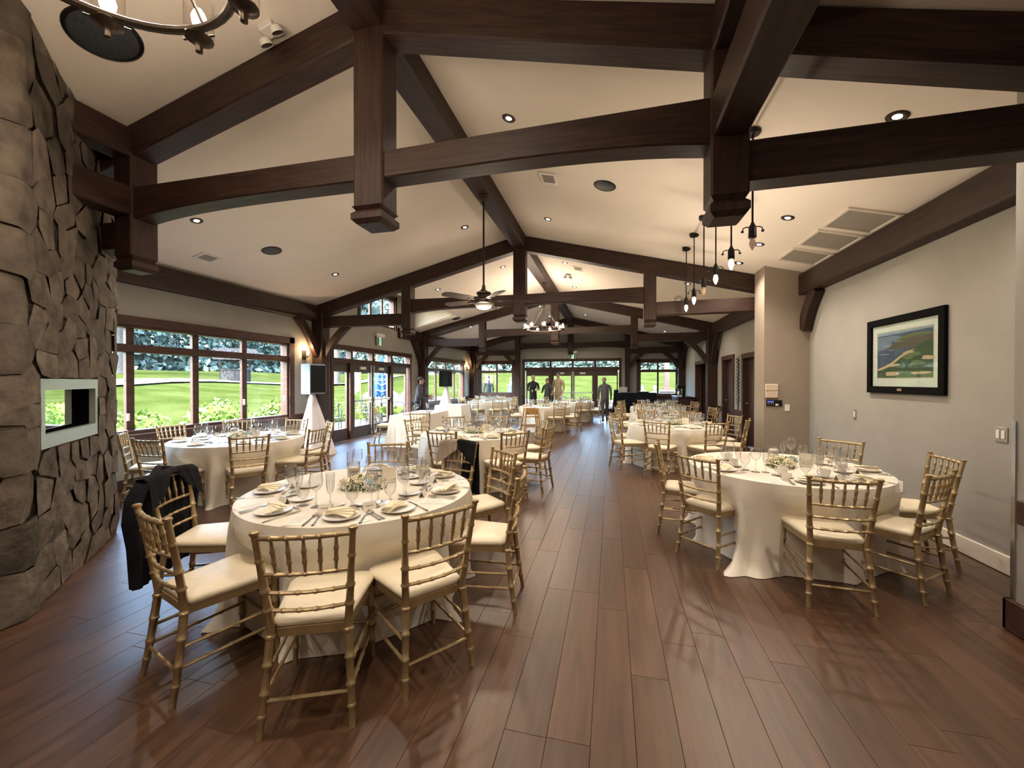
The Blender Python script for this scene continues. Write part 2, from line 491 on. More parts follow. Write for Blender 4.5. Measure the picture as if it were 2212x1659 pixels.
WIN1 = (3.15, 6.95, .76, 2.28); DOOR1 = (8.27, 12.08, 0, 2.29); WIN2 = (13.32, 17.03, .70, 2.28); DORM = (9.36, 11.14, 3.07, 3.98)
w = wall_cells('left', YB, YE + .2, 0, 3.18, [WIN1, DOOR1, WIN2, (DORM[0], DORM[1], 3.07, 3.18)])
for a0, a1, z0, z1 in ((8.40, DORM[0], 3.18, 4.3), (DORM[1], 12.10, 3.18, 4.3), (DORM[0], DORM[1], DORM[3], 4.3)): wbox(w, 'left', a0, a1, -.2, 0, z0, z1)
struct('wall_left', w, 'wall_paint')
EW1 = (-6.0, -4.42, .92, 2.32); ED = (-3.88, .36, 0, 2.40); EW2 = (1.19, 2.70, .92, 2.32)
w = wall_cells('end', XL, XR, 0, 3.18, [EW1, ED, EW2])
w.prism([(XL, 3.17), (XR, 3.17), (RX, 4.36)], .2, axes((0, YE + .2, 0), (1, 0, 0), (0, 0, 1)))
struct('wall_end', w, 'wall_paint')
RD = [(9.55, 10.32, 0, 2.02), (11.12, 12.05, 0, 2.06), (13.45, 15.7, 0, 2.08)]
struct('wall_right', wall_cells('right', 7.13, YE + .2, 0, 3.2, RD), 'wall_paint')
struct('wall_alcove', MB().box(XR, XR + .2, 2.9, 7.13, 0, 3.2), 'wall_paint')
struct('wall_pier', MB().box(2.35, XR, 7.13, 7.57, 0, 3.33), 'column_paint')
struct('wall_entrance', MB().box(2.34, XR + .2, YB, 3.05, 0, 3.34), 'wall_paint')
w = wall_cells('back', XL, XR, 0, 3.18, [])
w.prism([(XL, 3.17), (XR, 3.17), (RX, 4.36)], .2, axes((0, YB, 0), (1, 0, 0), (0, 0, 1)))
struct('wall_back', w, 'wall_paint')
# ceiling: two slopes, with a shed dormer over the garden doors
c = MB()
def slope(x0, x1, y0, y1, t=.08):
    z0, z1 = ceil_z(x0), ceil_z(x1)
    c.add([(x0, y0, z0), (x1, y0, z1), (x1, y1, z1), (x0, y1, z0), (x0, y0, z0 + t), (x1, y0, z1 + t), (x1, y1, z1 + t), (x0, y1, z0 + t)],
          [(0, 3, 2, 1), (4, 5, 6, 7), (0, 1, 5, 4), (1, 2, 6, 5), (2, 3, 7, 6), (3, 0, 4, 7)])
DX, DY0, DY1 = -4.78, 8.45, 12.05
slope(RX, XR + .2, YB, YE + .2)
slope(DX, RX, YB, YE + .2)
slope(XL - .2, DX, YB, DY0)
slope(XL - .2, DX, DY1, YE + .2)
zd = ceil_z(DX); zo = 4.24
Dx, Da, Db = DX + .06, DY0 - .02, DY1 + .02
c.add([(Dx, Da, zd + .012), (Dx, Db, zd + .012), (XL - .2, Db, zo), (XL - .2, Da, zo), (Dx, Da, zd + .09), (Dx, Db, zd + .09), (XL - .2, Db, zo + .08), (XL - .2, Da, zo + .08)],
      [(0, 1, 2, 3), (7, 6, 5, 4), (0, 4, 5, 1), (1, 5, 6, 2), (2, 6, 7, 3), (3, 7, 4, 0)])
for y0, y1 in ((DY0 + .002, DY0 + .05), (DY1 - .05, DY1 - .002)):
    c.add([(x, y, z) for y in (y0, y1) for x, z in ((DX + .03, zd + .055), (XL - .2, ceil_z(XL - .2) + .006), (XL - .2, zo + .01))], [(0, 1, 2), (5, 4, 3), (0, 3, 4, 1), (1, 4, 5, 2), (2, 5, 3, 0)])
struct('ceiling', c, 'ceiling_paint')

# baseboards and rails
def trim(name, wall, segs, z0, z1, mt, o=.022):
    mb = MB()
    for a0, a1 in segs: wbox(mb, wall, a0, a1, 0, o, z0, z1, .004)
    struct(name, mb, mt)
trim('baseboard_left', 'left', [(2.95, 7.56), (7.86, 8.2), (12.16, 12.6), (12.92, 17.8)], .005, .15, 'trim_wood')
trim('trim_1', 'left', [(7.06, 7.56), (7.86, 8.2), (12.16, 12.6), (12.92, 13.22), (17.13, 17.8)], .66, .80, 'trim_wood')
trim('baseboard_end', 'end', [(-6.2, -4.2), (-4.0, -3.96), (.44, .62), (.82, 2.75)], .005, .15, 'trim_wood')
trim('trim_2', 'end', [(-4.34, -4.2), (-4.0, -3.96), (.44, .62), (.82, 1.1)], .70, .84, 'trim_wood')
trim('baseboard_right', 'right', [(7.57, 9.46), (10.42, 11.02), (12.15, 12.6), (12.9, 13.36), (15.8, 17.8)], .005, .16, 'trim_wood')
trim('trim_3', 'right', [(7.57, 9.46), (10.42, 11.02), (12.15, 12.6), (15.8, 17.8)], .66, .80, 'trim_wood')
trim('baseboard_alcove', 'right', [(3.07, 7.11)], .005, .15, 'cream_paint', .018)
mb = MB().cbox(2.31, 2.34, YB, 3.075, .005, .19, .004); mb.cbox(2.31, 2.6, 3.05, 3.075, .005, .19, .004); struct('baseboard_entrance', mb, 'trim_wood')
mb = MB().cbox(2.315, 2.34, YB, 3.0, .66, .80, .004); struct('trim_4', mb, 'trim_wood')
mb = MB().box(2.332, 2.345, 3.03, 3.056, .19, 1.26); struct('trim_5', mb, 'steel')

# ------------------------------------------------------------------ windows and doors
def pane(parent, wall, a0, a1, z0, z1, o=-.1):
    mb = MB(); wbox(mb, wall, a0, a1, o - .004, o + .004, z0, z1)
    return part('pane', mb, 'window_glass', parent, 0, True)
def bar(name, parent, wall, a0, a1, o0, o1, z0, z1, mt='trim_wood', c=.005):
    mb = MB(); wbox(mb, wall, a0, a1, o0, o1, z0, z1, c)
    return part(name, mb, mt, parent, 35, True)
def window(name, wall, a0, a1, z0, z1, mull, trans, mw=.09, sill=True, casing=.12):
    r = empty(name, wpt(wall, (a0 + a1) / 2, 0, z0), kind='structure')
    for (b0, b1, y0, y1) in ((a0 - .005, a0 + .05, z0, z1), (a1 - .05, a1 + .005, z0, z1), (a0, a1, z1 - .04, z1 + .005), (a0, a1, z0 - .005, z0 + .05)):
        bar('frame', r, wall, b0, b1, -.17, -.005, y0, y1)
    for (b0, b1, y0, y1) in ((a0 - casing, a0 + .01, z0 - .02, z1 + casing), (a1 - .01, a1 + casing, z0 - .02, z1 + casing), (a0 - casing - .01, a1 + casing + .01, z1 - .005, z1 + casing)):
        bar('casing', r, wall, b0, b1, 0, .03, y0, y1)
    if sill: bar('window_sill', r, wall, a0 - casing, a1 + casing, -.02, .07, z0 - .16, z0 - .003)
    e = [a0 + .05] + [q for m_ in mull for q in (m_ - mw / 2, m_ + mw / 2)] + [a1 - .05]
    for m_ in mull: bar('mullion', r, wall, m_ - mw / 2, m_ + mw / 2, -.12, -.06, z0 + .03, z1 - .03)
    if trans:
        bar('transom', r, wall, a0 + .04, a1 - .04, -.15, -.004, trans[0], trans[1])
    for i in range(0, len(e), 2):
        zs = [(z0 + .05, trans[0]), (trans[1], z1 - .04)] if trans else [(z0 + .05, z1 - .04)]
        for y0, y1 in zs: pane(r, wall, e[i], e[i + 1], y0, y1)
    return r
window('window_1', 'left', *WIN1, [4.17, 5.08, 5.97], (1.90, 2.01), .10)
window('window_2', 'left', *WIN2, [14.25, 15.17, 16.1], (1.86, 1.98))
window('window_3', 'left', *DORM, [9.95, 10.55], None, .07, False, .09)
window('window_4', 'end', *EW1, [-5.21], (1.88, 1.99), .07)
window('window_5', 'end', *EW2, [1.94], (1.88, 1.99), .07)
for i, (yy, zz) in enumerate(((4.10, 1.0), (5.90, 1.12), (6.83, 1.15))):
    bar('window_latch', bpy.data.objects['window_1'], 'left', yy - .012, yy + .012, -.02, .02, zz - .05, zz + .05, 'cream_paint')

def glazed_doors(name, wall, a0, a1, top, lites, leaves, trz, rods):
    r = empty(name, wpt(wall, (a0 + a1) / 2, 0, 0), kind='structure')
    for b in ((a0 - .07, a0 + .03), (a1 - .03, a1 + .07)): bar('casing', r, wall, *b, -.16, .03, .004, top + .08)
    bar('casing', r, wall, a0 - .085, a1 + .085, -.16, .035, top - .02, top + .10)
    bar('transom', r, wall, a0 + .03, a1 - .03, -.15, .0, trz[0], trz[1])
    xs = [l[0] for l in lites] + [l[0] for l in leaves]
    allp = sorted(lites + leaves)
    for i in range(len(allp) - 1):
        g0, g1 = allp[i][1], allp[i + 1][0]
        if g1 - g0 > .03: bar('post', r, wall, g0, g1, -.15, .01, .004, trz[0] + .01)
        m_ = (g0 + g1) / 2
        bar('mullion', r, wall, m_ - .045, m_ + .045, -.15, 0, trz[1], top - .02)
    ed = [a0 + .03] + [q for i in range(len(allp) - 1) for q in ((allp[i][1] + allp[i + 1][0]) / 2 - .045, (allp[i][1] + allp[i + 1][0]) / 2 + .045)] + [a1 - .03]
    for i in range(0, len(ed), 2): pane(r, wall, ed[i], ed[i + 1], trz[1], top - .02)
    bar('threshold', r, wall, a0, a1, -.18, .03, .001, .018, 'steel')
    for l in allp:
        leaf = l in leaves
        b0, b1 = l; st = .075 if leaf else .05
        mb = MB()
        for q in ((b0, b0 + st, .02, trz[0]), (b1 - st, b1, .02, trz[0]), (b0 + st, b1 - st, 1.73, trz[0]), (b0 + st, b1 - st, .02, .30)):
            wbox(mb, wall, q[0], q[1], -.12, -.06, q[2], q[3], .004)
        d = part('door_leaf' if leaf else 'sidelight', mb, 'door_wood', r, 35, True)
        g = MB(); wbox(g, wall, b0 + st, b1 - st, -.094, -.086, .30, 1.73)
        link('pane', g.mesh('pane', 'window_glass', 0, r.location), d)
        if leaf:
            g = MB(); wbox(g, wall, b0 + .03, b1 - .03, -.035, -.012, .96, .995, .004); wbox(g, wall, b0 + .03, b0 + .10, -.06, -.008, .945, 1.01, .004); wbox(g, wall, b1 - .1, b1 - .03, -.06, -.008, .945, 1.01, .004)
            link('push_bar', g.mesh('push_bar', 'steel', 35, r.location), d)
            ra = b1 - .055 if l == leaves[0] else b0 + .055
            g = MB(); g.tube([wpt(wall, ra, -.03, .07), wpt(wall, ra, -.03, 1.93)], .011, 8); wbox(g, wall, ra - .025, ra + .025, -.06, -.012, .04, .13, .004); wbox(g, wall, ra - .03, ra + .03, -.06, -.005, .9, 1.06, .01)
            link('latch_rod', g.mesh('latch_rod', 'steel', 35, r.location), d)
            g = MB(); c0 = (b0 + b1) / 2; wbox(g, wall, c0 - .15, c0 + .09, -.06, -.0, 1.81, 1.88, .005)
            link('door_closer', g.mesh('door_closer', 'white_plastic', 35, r.location), d)
            g = MB(); g.tube([wpt(wall, c0, -.03, 1.9), wpt(wall, c0 + .25, .02, 1.95)], .009, 6)
            link('closer_arm', g.mesh('closer_arm', 'bronze', 35, r.location), d)
    return r
glazed_doors('door_1', 'left', DOOR1[0], DOOR1[1], 2.29, [(8.30, 8.95), (11.02, 11.95)], [(9.12, 9.975), (9.995, 10.9)], (1.95, 2.06), True)
glazed_doors('door_2', 'end', ED[0], ED[1], 2.40, [(-3.80, -2.72), (-.62, .29)], [(-2.60, -1.68), (-1.66, -.74)], (1.98, 2.12), True)
# openings and doors in the far part of the right wall
for i, (a0, a1, z0, z1) in enumerate(RD):
    r = empty('door_%d' % (3 + i), (XR, (a0 + a1) / 2, 0), kind='structure')
    for b in ((a0 - .09, a0 + .01), (a1 - .01, a1 + .09)): bar('casing', r, 'right', *b, -.2, .025, .004, z1 + .0)
    bar('casing', r, 'right', a0 - .1, a1 + .1, -.2, .028, z1 - .005, z1 + .11)
    if i < 2:
        mb = MB(); wbox(mb, 'right', a0 + .01, a1 - .01, -.14, -.09, .01, z1 - .005, .005)
        d = part('door_leaf', mb, 'door_wood', r, 35, True)
        g = MB(); wbox(g, 'right', a1 - .1, a1 - .06, -.09, -.02, .98, 1.0, .004); wbox(g, 'right', a1 - .2, a1 - .06, -.04, -.025, .98, 1.0, .004)
        link('door_handle', g.mesh('door_handle', 'steel', 35, r.location), d)
        if i == 1:
            g = MB(); wbox(g, 'right', a0 + .12, a0 + .32, -.091, -.086, 1.0, 1.7)
            link('pane', g.mesh('pane', 'window_glass', 0, r.location), d)
w = MB().box(XR + .2, XR + 1.6, 13.3, 13.4, 0, 3.0); w.box(XR + .2, XR + 1.6, 15.75, 15.85, 0, 3.0); w.box(XR + 1.5, XR + 1.6, 13.4, 15.75, 0, 3.0); w.box(XR + .2, XR + 1.6, 13.3, 15.85, 2.5, 2.6)
struct('wall_hallway', w, 'door_wood')

# ------------------------------------------------------------------ floor boards
BW, BL = .182, 1.22
bl = []
rows = int((XR - XL) / BW) + 1
for i in range(rows):
    x0 = XL + i * BW; x1 = min(x0 + BW, XR)
    off = random.random() * BL
    y = -.7 - off
    while y < YE:
        y0, y1 = max(y, -.8), min(y + BL, YE)
        if y1 - y0 > .05 and x1 - x0 > .03: bl.append((x0, x1, y0, y1))
        y += BL
def board(mb, x0, x1, y0, y1, z=0):
    g = .0004; ch = .0014
    X0, X1, Y0, Y1 = x0 + g, x1 - g, y0 + g, y1 - g
    return mb.add([(X0, Y0, z - .012), (X1, Y0, z - .012), (X1, Y1, z - .012), (X0, Y1, z - .012), (X0, Y0, z - .002), (X1, Y0, z - .002), (X1, Y1, z - .002), (X0, Y1, z - .002),
                   (X0 + ch, Y0 + ch, z), (X1 - ch, Y0 + ch, z), (X1 - ch, Y1 - ch, z), (X0 + ch, Y1 - ch, z)],
                  [(0, 1, 5, 4), (1, 2, 6, 5), (2, 3, 7, 6), (3, 0, 4, 7), (4, 5, 9, 8), (5, 6, 10, 9), (6, 7, 11, 10), (7, 4, 8, 11), (8, 9, 10, 11)])
def bsize(b):
    x, y = (b[0] + b[1]) / 2, (b[2] + b[3]) / 2
    d = .2394 * -x + .971 * y
    if d < .9: return -1
    u = 1106 + 868 * (x * .971 + y * .2394) / d
    if u < -80 or u > 2290: return -1
    if x < -3.6 and y < 2.4: return -1
    return (b[3] - b[2]) / d ** 3
bl.sort(key=bsize, reverse=True)
cache = {}
rest = MB()
for i, b in enumerate(bl):
    if i < 298:
        k = (round(b[1] - b[0], 3), round(b[3] - b[2], 3))
        if k not in cache: cache[k] = board(MB(), 0, b[1] - b[0], 0, b[3] - b[2]).mesh('floor_board', 'floor_board', 0)
        link('floor_board', cache[k], floor, (b[0], b[2], 0))
    else: board(rest, *b)
tag(part('floor_boards', rest, 'floor_board', floor, 0), kind='stuff')

# ------------------------------------------------------------------ roof timbers
def straight(name, p, q, w, h, side, parent=None, c=.012):
    mb = MB().sweep([p, q], w, h, side, c)
    return part(name, mb, 'timber', parent, 30, True)
def cap(mb, x, y, z0, z1, half):
    r = half * 1.4142; R45 = Matrix.Rotation(math.pi / 4, 4, 'Z')
    d = z1 - z0
    M = Matrix.Translation((x, y, 0)) @ R45
    mb.lathe([(0, z0), (r * .78, z0), (r * 1.04, z0 + d * .3), (r * 1.04, z0 + d * .72), (r * .8, z1), (0, z1)], 4, (0, 0, 0), M)
def hung_post(name, x, y, w, dp, zb, zt, parent):
    mb = MB().sweep([(x, y, zb + .125), (x, y, zt)], w, dp, (1, 0, 0), .012)
    # shoulders above the notch, then the turned-in pendant block
    half = w / 2; r = half * 1.4142
    M = Matrix.Translation((x, y, 0)) @ Matrix.Rotation(math.pi / 4, 4, 'Z')
    mb.lathe([(r * .8, zb + .095), (r, zb + .125)], 4, (0, 0, 0), M)
    cap(mb, x, y, zb, zb + .1, half)
    return part(name, mb, 'timber', parent, 30, True)
QL, QR, PW = -4.16, .68, .21
def truss(y, xl, xr, label, floor_posts=False):
    r = empty('roof_truss', (RX, y, 2.5), label=label, cat='truss', group=None)
    dp = .20
    for sx, xe in ((-1, xl), (1, xr)):
        ze = ceil_z(xe)
        straight('rafter', (RX + sx * .10, y, ceil_z(RX + sx * .1) - .147), (xe, y, ze - .147), dp, .27, (0, 1, 0), r)
    if floor_posts:
        for x in (QL, QR): straight('post', (x, y, .002), (x, y, ceil_z(x) - .25), PW, dp, (1, 0, 0), r)
    else:
        for x in (QL, QR): hung_post('queen_post', x, y, PW, dp + .02, 2.48, ceil_z(x) - .24, r)
    hung_post('king_post', RX, y, .245, .21, 2.66, 4.12, r)
    for sx, xq in ((-1, QL), (1, QR)):
        xa, xb = xq - sx * (PW / 2 - .02), RX + sx * .11
        pts = []; hs = []
        for i in range(13):
            t = i / 12
            h = .20 + .085 * (1 - t) ** 4
            pts.append((xa + (xb - xa) * t, y, 3.205 - .02 * t - h / 2)); hs.append(h)
        mb = MB().sweep(pts, dp - .03, .2, (0, 1, 0), .01, hs)
        part('tie_beam', mb, 'timber', r, 30, True)
    for sx, xe, xq in ((-1, xl, QL), (1, xr, QR)):
        straight('lower_tie', (xe, y, 2.81), (xq + sx * (PW / 2 - .02), y, 2.80), dp - .03, .24, (0, 1, 0), r)
    return r
T = [2.72, 7.72, 12.78, 17.93]
truss(T[0], -6.3, 2.50, 'heavy dark roof truss beside the stone chimney, with square pendant posts')
t2 = truss(T[1], -6.3, 2.50, 'dark roof truss behind the ceiling fan, ending on the beige pier')
t3 = truss(T[2], -6.3, 2.84, 'dark roof truss behind the lit ring chandelier, beyond the garden doors')
t4 = truss(T[3], -6.3, 2.84, 'dark roof truss on floor posts against the end wall doors', True)
def wall_post(x, y, parent, w=.26):
    straight('wall_post', (x, y, .002), (x, y, 3.02), w, w, (1, 0, 0), parent)
def brace(p, q, side, parent, w=.12, h=.15):
    P, Q = Vector(p), Vector(q); n = 8
    bow = Vector((0, 0, .0)); pts = []
    ax = (Q - P).normalized(); sd = Vector(side); up = ax.cross(sd).normalized()
    if up.z < 0: up = -up
    for i in range(n + 1):
        t = i / n
        pts.append(P.lerp(Q, t) + up * (.045 * math.sin(math.pi * t)))
    part('brace', MB().sweep(pts, w, h, side, .008), 'timber', parent, 30, True)
for t, y in ((t2, T[1]), (t3, T[2]), (t4, T[3])):
    wall_post(-6.31, y, t)
    brace((-6.2, y, 2.06), (-5.62, y, 2.72), (0, 1, 0), t)
    brace((-6.33, y - .11, 2.08), (-6.33, y - .68, 2.86), (1, 0, 0), t)
for t, y in ((t3, T[2]), (t4, T[3])):
    wall_post(2.84, y, t)
    brace((2.73, y, 2.06), (2.15, y, 2.72), (0, 1, 0), t)
    brace((2.86, y - .11, 2.06), (2.86, y - .68, 2.86), (1, 0, 0), t)
for a, b in (((QL - .1, 2.1), (QL - .62, 2.72)), ((QR + .1, 2.1), (QR + .62, 2.72))):
    brace((a[0], T[3], a[1]), (b[0], T[3], b[1]), (0, 1, 0), t4)
def timber(name, p, q, w, h, side, label, cat='beam'):
    o = single(name, MB().sweep([p, q], w, h, side, .012), 'timber', label, cat, smooth=30)
    return o
timber('ridge_beam', (RX, YB + .02, 4.215), (RX, YE - .02, 4.215), .25, .27, (1, 0, 0), 'long dark ridge beam along the peak of the ceiling')
for x, nm in ((QL, 'running into the stone chimney'), (QR, 'over the entrance side')):
    ys_ = 2.0 if x == QL else YB + .02
    timber('purlin', (x, ys_, ceil_z(x) - .155), (x, T[0] - .1, ceil_z(x) - .155), .2, .25, (1, 0, 0), 'dark purlin under the sloping ceiling, ' + nm)
    timber('cross_beam', (x, ys_, 3.075), (x, T[0] - .1, 3.075), .2, .25, (1, 0, 0), 'dark lower cross beam between trusses, ' + nm)
timber('wall_plate', (-6.365, 2.98, 2.99), (-6.365, 7.60, 2.99), .17, .32, (1, 0, 0), 'dark wall plate beam above the long lawn window')
timber('wall_plate', (-6.365, 11.3, 2.99), (-6.365, 12.66, 2.99), .17, .32, (1, 0, 0), 'short dark wall plate stub beyond the garden doors')
timber('wall_plate', (-6.365, 12.9, 2.99), (-6.365, 17.8, 2.99), .17, .32, (1, 0, 0), 'dark wall plate beam above the far garden window')
o = timber('wall_plate', (2.90, 3.06, 2.99), (2.90, 7.13, 2.99), .16, .32, (1, 0, 0), 'dark wall plate beam over the framed golf picture')
timber('wall_plate', (2.895, 7.58, 2.99), (2.895, 17.8, 2.99), .17, .32, (1, 0, 0), 'dark wall plate beam above the dark wood doorways')
o = empty('wall_bracket', (2.91, 6.9, 2.6), label='short dark timber bracket under the plate beside the beige pier', cat='bracket')
brace((2.90, 7.12, 2.30), (2.90, 6.72, 2.86), (1, 0, 0), o, .12, .19)

# ------------------------------------------------------------------ stone chimney with its glass fronted firebox
CA, CB = Vector((-3.56, 1.69)), Vector((-4.77, 2.93))
FL = (CB - CA).length
ch = empty('chimney', (-4.6, 1.2, 0), label='tall rough fieldstone chimney with a glass fronted firebox', cat='chimney')
mb = MB()
i_ = .018
poly = [(-3.56 - i_, -1.2), (-3.56 - i_, 1.67), (-4.79, 2.93 - i_), (-6.4, 2.93 - i_), (-6.4, -1.2)]
n = len(poly)
mb.add([(x, y, 0.002) for x, y in poly] + [(x, y, ceil_z(x) - .005) for x, y in poly], [tuple(range(n - 1, -1, -1)), tuple(range(n, 2 * n))] + [(i, (i + 1) % n, n + (i + 1) % n, n + i) for i in range(n) if i != 1])
core = mb
dia = (CB - CA) / FL; nd_ = Vector((dia.y, -dia.x)); nd_ = nd_ if nd_.x > 0 else -nd_
def strip(s, t, h):
    """unrolled face coordinate s (0 at the corner facing the hall), height t, proudness h"""
    h -= i_
    if s <= 0: p = Vector((-3.56 + h, 1.69 + s)); nn = Vector((1, 0))
    elif s <= FL: p = CA + dia * s + nd_ * h
    else: p = Vector((-4.77 - (s - FL), 2.93 + h))
    if abs(s) < 1e-6: p = CA + (Vector((1, 0)) + nd_).normalized() * h * 1.08
    if abs(s - FL) < 1e-6: p = CB + (Vector((0, 1)) + nd_).normalized() * h * 1.08
    return (p.x, p.y, t)
SMIN, SMAX, TMAX = -2.0, FL + .85, 3.9
FB = (.235, 1.24, 1.03, 1.52)
seeds = []
def try_seed(s, t, md):
    if all((s - a) ** 2 + ((t - b)) ** 2 > md * md for a, b in seeds): seeds.append((s, t)); return True
R = random.Random(11)
# seeds mirrored across the firebox opening so that the joints follow its edges
x0, x1, z0, z1 = FB
rim = []
for k in range(5):
    u = x0 + .12 + (x1 - x0 - .24) * k / 4
    for zz in (z0, z1): rim += [(u, zz - .085), (u, zz + .085)]
for k in range(3):
    u = z0 + .09 + (z1 - z0 - .18) * k / 2
    for xx in (x0, x1): rim += [(xx - .085, u), (xx + .085, u)]
seeds += rim
k = 0.02
while k < TMAX:                                   # quoin blocks wrapping the corner
    seeds.append((R.uniform(-.05, .03), k + .14)); k += R.uniform(.24, .36)
for _ in range(6000):
    s, t = R.uniform(SMIN, SMAX), R.uniform(.02, TMAX)
    if abs(s) < .24: continue
    if x0 - .1 < s < x1 + .1 and z0 - .1 < t < z1 + .1: continue
    try_seed(s, t, .22 if s < 0 else (.150 if t < 2.6 else .19))
def clip(poly, nx, ny, d):
    out = []
    for i in range(len(poly)):
        a, b = poly[i], poly[(i + 1) % len(poly)]
        da, db = a[0] * nx + a[1] * ny - d, b[0] * nx + b[1] * ny - d
        if da <= 0: out.append(a)
        if da * db < 0:
            f = da / (da - db); out.append((a[0] + (b[0] - a[0]) * f, a[1] + (b[1] - a[1]) * f))
    return out
def vor(seeds, i, box, lim=.9):
    s0, t0 = seeds[i]
    P = [(box[0], box[2]), (box[1], box[2]), (box[1], box[3]), (box[0], box[3])]
    for j, (a, b) in enumerate(seeds):
        if j == i or abs(a - s0) > lim or abs(b - t0) > lim: continue
        nx, ny = a - s0, b - t0
        P = clip(P, nx, ny, (a * a + b * b - s0 * s0 - t0 * t0) / 2)
        if len(P) < 3: return None
    return P
def shrink(P, g):
    n = len(P); A = sum(P[i][0] * P[(i + 1) % n][1] - P[(i + 1) % n][0] * P[i][1] for i in range(n))
    if A < 0: P = P[::-1]
    Q = list(P)
    for i in range(n):
        a, b = P[i], P[(i + 1) % n]
        dx, dy = b[0] - a[0], b[1] - a[1]; L = math.hypot(dx, dy)
        if L < 1e-6: continue
        nx, ny = dy / L, -dx / L
        Q = clip(Q, nx, ny, nx * a[0] + ny * a[1] - g)
        if len(Q) < 3: return None
    return Q
def subdiv(P, m):
    out = []
    for i in range(len(P)):
        a, b = P[i], P[(i + 1) % len(P)]
        k = max(1, int(math.hypot(b[0] - a[0], b[1] - a[1]) / m))
        for j in range(k): out.append((a[0] + (b[0] - a[0]) * j / k, a[1] + (b[1] - a[1]) * j / k))
    return out
def jig(P, a, R):
    return [(x + R.uniform(-a, a), y + R.uniform(-a, a)) for x, y in P]
def stone_mesh(P, fn, hmax, R, bends=()):
    bm = bmesh.new()
    vs = [bm.verts.new((x, y, 0)) for x, y in P]
    try: bm.faces.new(vs)
    except ValueError: bm.free(); return None
    for b in bends: bmesh.ops.bisect_plane(bm, geom=bm.verts[:] + bm.edges[:] + bm.faces[:], plane_co=(b, 0, 0), plane_no=(1, 0, 0), dist=1e-5)
    cx = sum(p[0] for p in P) / len(P); cy = sum(p[1] for p in P) / len(P)
    f0 = bm.faces[:]
    tilt = (R.uniform(-.07, .07), R.uniform(-.07, .07))
    for h, g in ((hmax * .75, .005), (hmax, .016)):
        r = bmesh.ops.inset_region(bm, faces=f0, thickness=g, depth=0, use_even_offset=False)
        vv = {v for f in f0 for v in f.verts}
        for v in vv: v.co.z = h + R.uniform(-.006, .006) + (v.co.x - cx) * tilt[0] + (v.co.y - cy) * tilt[1]
    bm.normal_update()
    tri = [f for f in bm.faces if len(f.verts) > 4]
    r = bmesh.ops.poke(bm, faces=tri)
    for v in r['verts']: v.co.z += R.uniform(.002, .016)
    for v in bm.verts:
        x = v.co.x
        for b in bends:
            if abs(x - b) < 2e-4: x = b
        v.co = fn(x, v.co.y, v.co.z)
    mb = MB().bm(bm)
    return mb
f0, f1, g0, g1 = x0 + .05, x1 - .045, z0 + .09, z1 - .075
zt0, zt1 = ceil_z(poly[1][0]) - .005, ceil_z(poly[2][0]) - .005
A_, B_ = poly[1], poly[2]
o_ = [(*A_, .002), (*B_, .002), (*B_, zt1), (*A_, zt0)] + [strip(s, t, 0) for s, t in ((f0, g0), (f1, g0), (f1, g1), (f0, g1))]
core.add(o_, [(0, 1, 5, 4), (1, 2, 6, 5), (2, 3, 7, 6), (3, 0, 4, 7)])
part('mortar_core', core, 'mortar', ch, 0, True)
ns = 0
for i in range(len(seeds)):
    s, t = seeds[i]
    if x0 < s < x1 and z0 < t < z1: continue
    if s < -1.2: continue
    P = vor(seeds, i, (SMIN, SMAX, .004, TMAX))
    if not P: continue
    top = 3.875 if s < 0 else 3.875 - .1747 * s
    P = clip(P, .1747 if s > 0 else 0, 1, 3.872)
    if len(P) < 3: continue
    P = shrink(P, .0025)
    if not P: continue
    P = jig(subdiv(P, .11), .006, R)
    mb = stone_mesh(P, strip, R.uniform(.019, .038), R, (0, FL))
    if mb and ns < 299:
        part('stone', mb, 'stone', ch, 50, True); ns += 1
# firebox: steel surround, dark lining, glass
def fbox(mb, s0, s1, t0, t1, h0, h1):
    mb.add([strip(s, t, h + i_) for h in (h0, h1) for s, t in ((s0, t0), (s1, t0), (s1, t1), (s0, t1))], [(0, 3, 2, 1), (4, 5, 6, 7), (0, 1, 5, 4), (1, 2, 6, 5), (2, 3, 7, 6), (3, 0, 4, 7)])
    return mb
fs = MB()
for q in ((x0, x1, z1 - .085, z1 - .005), (x0, x1, z0 + .005, z0 + .10), (x0, x0 + .06, z0 + .1, z1 - .085), (x1 - .055, x1, z0 + .1, z1 - .085)): fbox(fs, *q, -.035, .006)
fb = part('firebox_surround', fs, 'brushed_steel', ch, 0, True)
DP = -.10                              # recess: black lining, reflective glass at the back
bx = MB()
q = [strip(s, t, h + i_) for h in (-.03, DP) for s, t in ((f0, g0), (f1, g0), (f1, g1), (f0, g1))]
bx.add(q, [(0, 1, 5, 4), (1, 2, 6, 5), (2, 3, 7, 6), (3, 0, 4, 7), (4, 5, 6, 7)])
link('firebox_lining', bx.mesh('firebox_lining', 'soot_black', 0, ch.location), fb)
P_ = [strip(s, t, h + i_) for h0, h1 in ((-.066, DP + .002), (-.056, DP + .012)) for s, t, h in ((f0 + .004, g0 + .03, h0), (f1 - .004, g0 + .03, h1), (f1 - .004, g1 - .01, h1), (f0 + .004, g1 - .01, h0))]
g = MB().add(P_, [(0, 3, 2, 1), (4, 5, 6, 7), (0, 1, 5, 4), (1, 2, 6, 5), (2, 3, 7, 6), (3, 0, 4, 7)])
link('firebox_glass', g.mesh('firebox_glass', 'mirror_glass', 0, ch.location), fb)

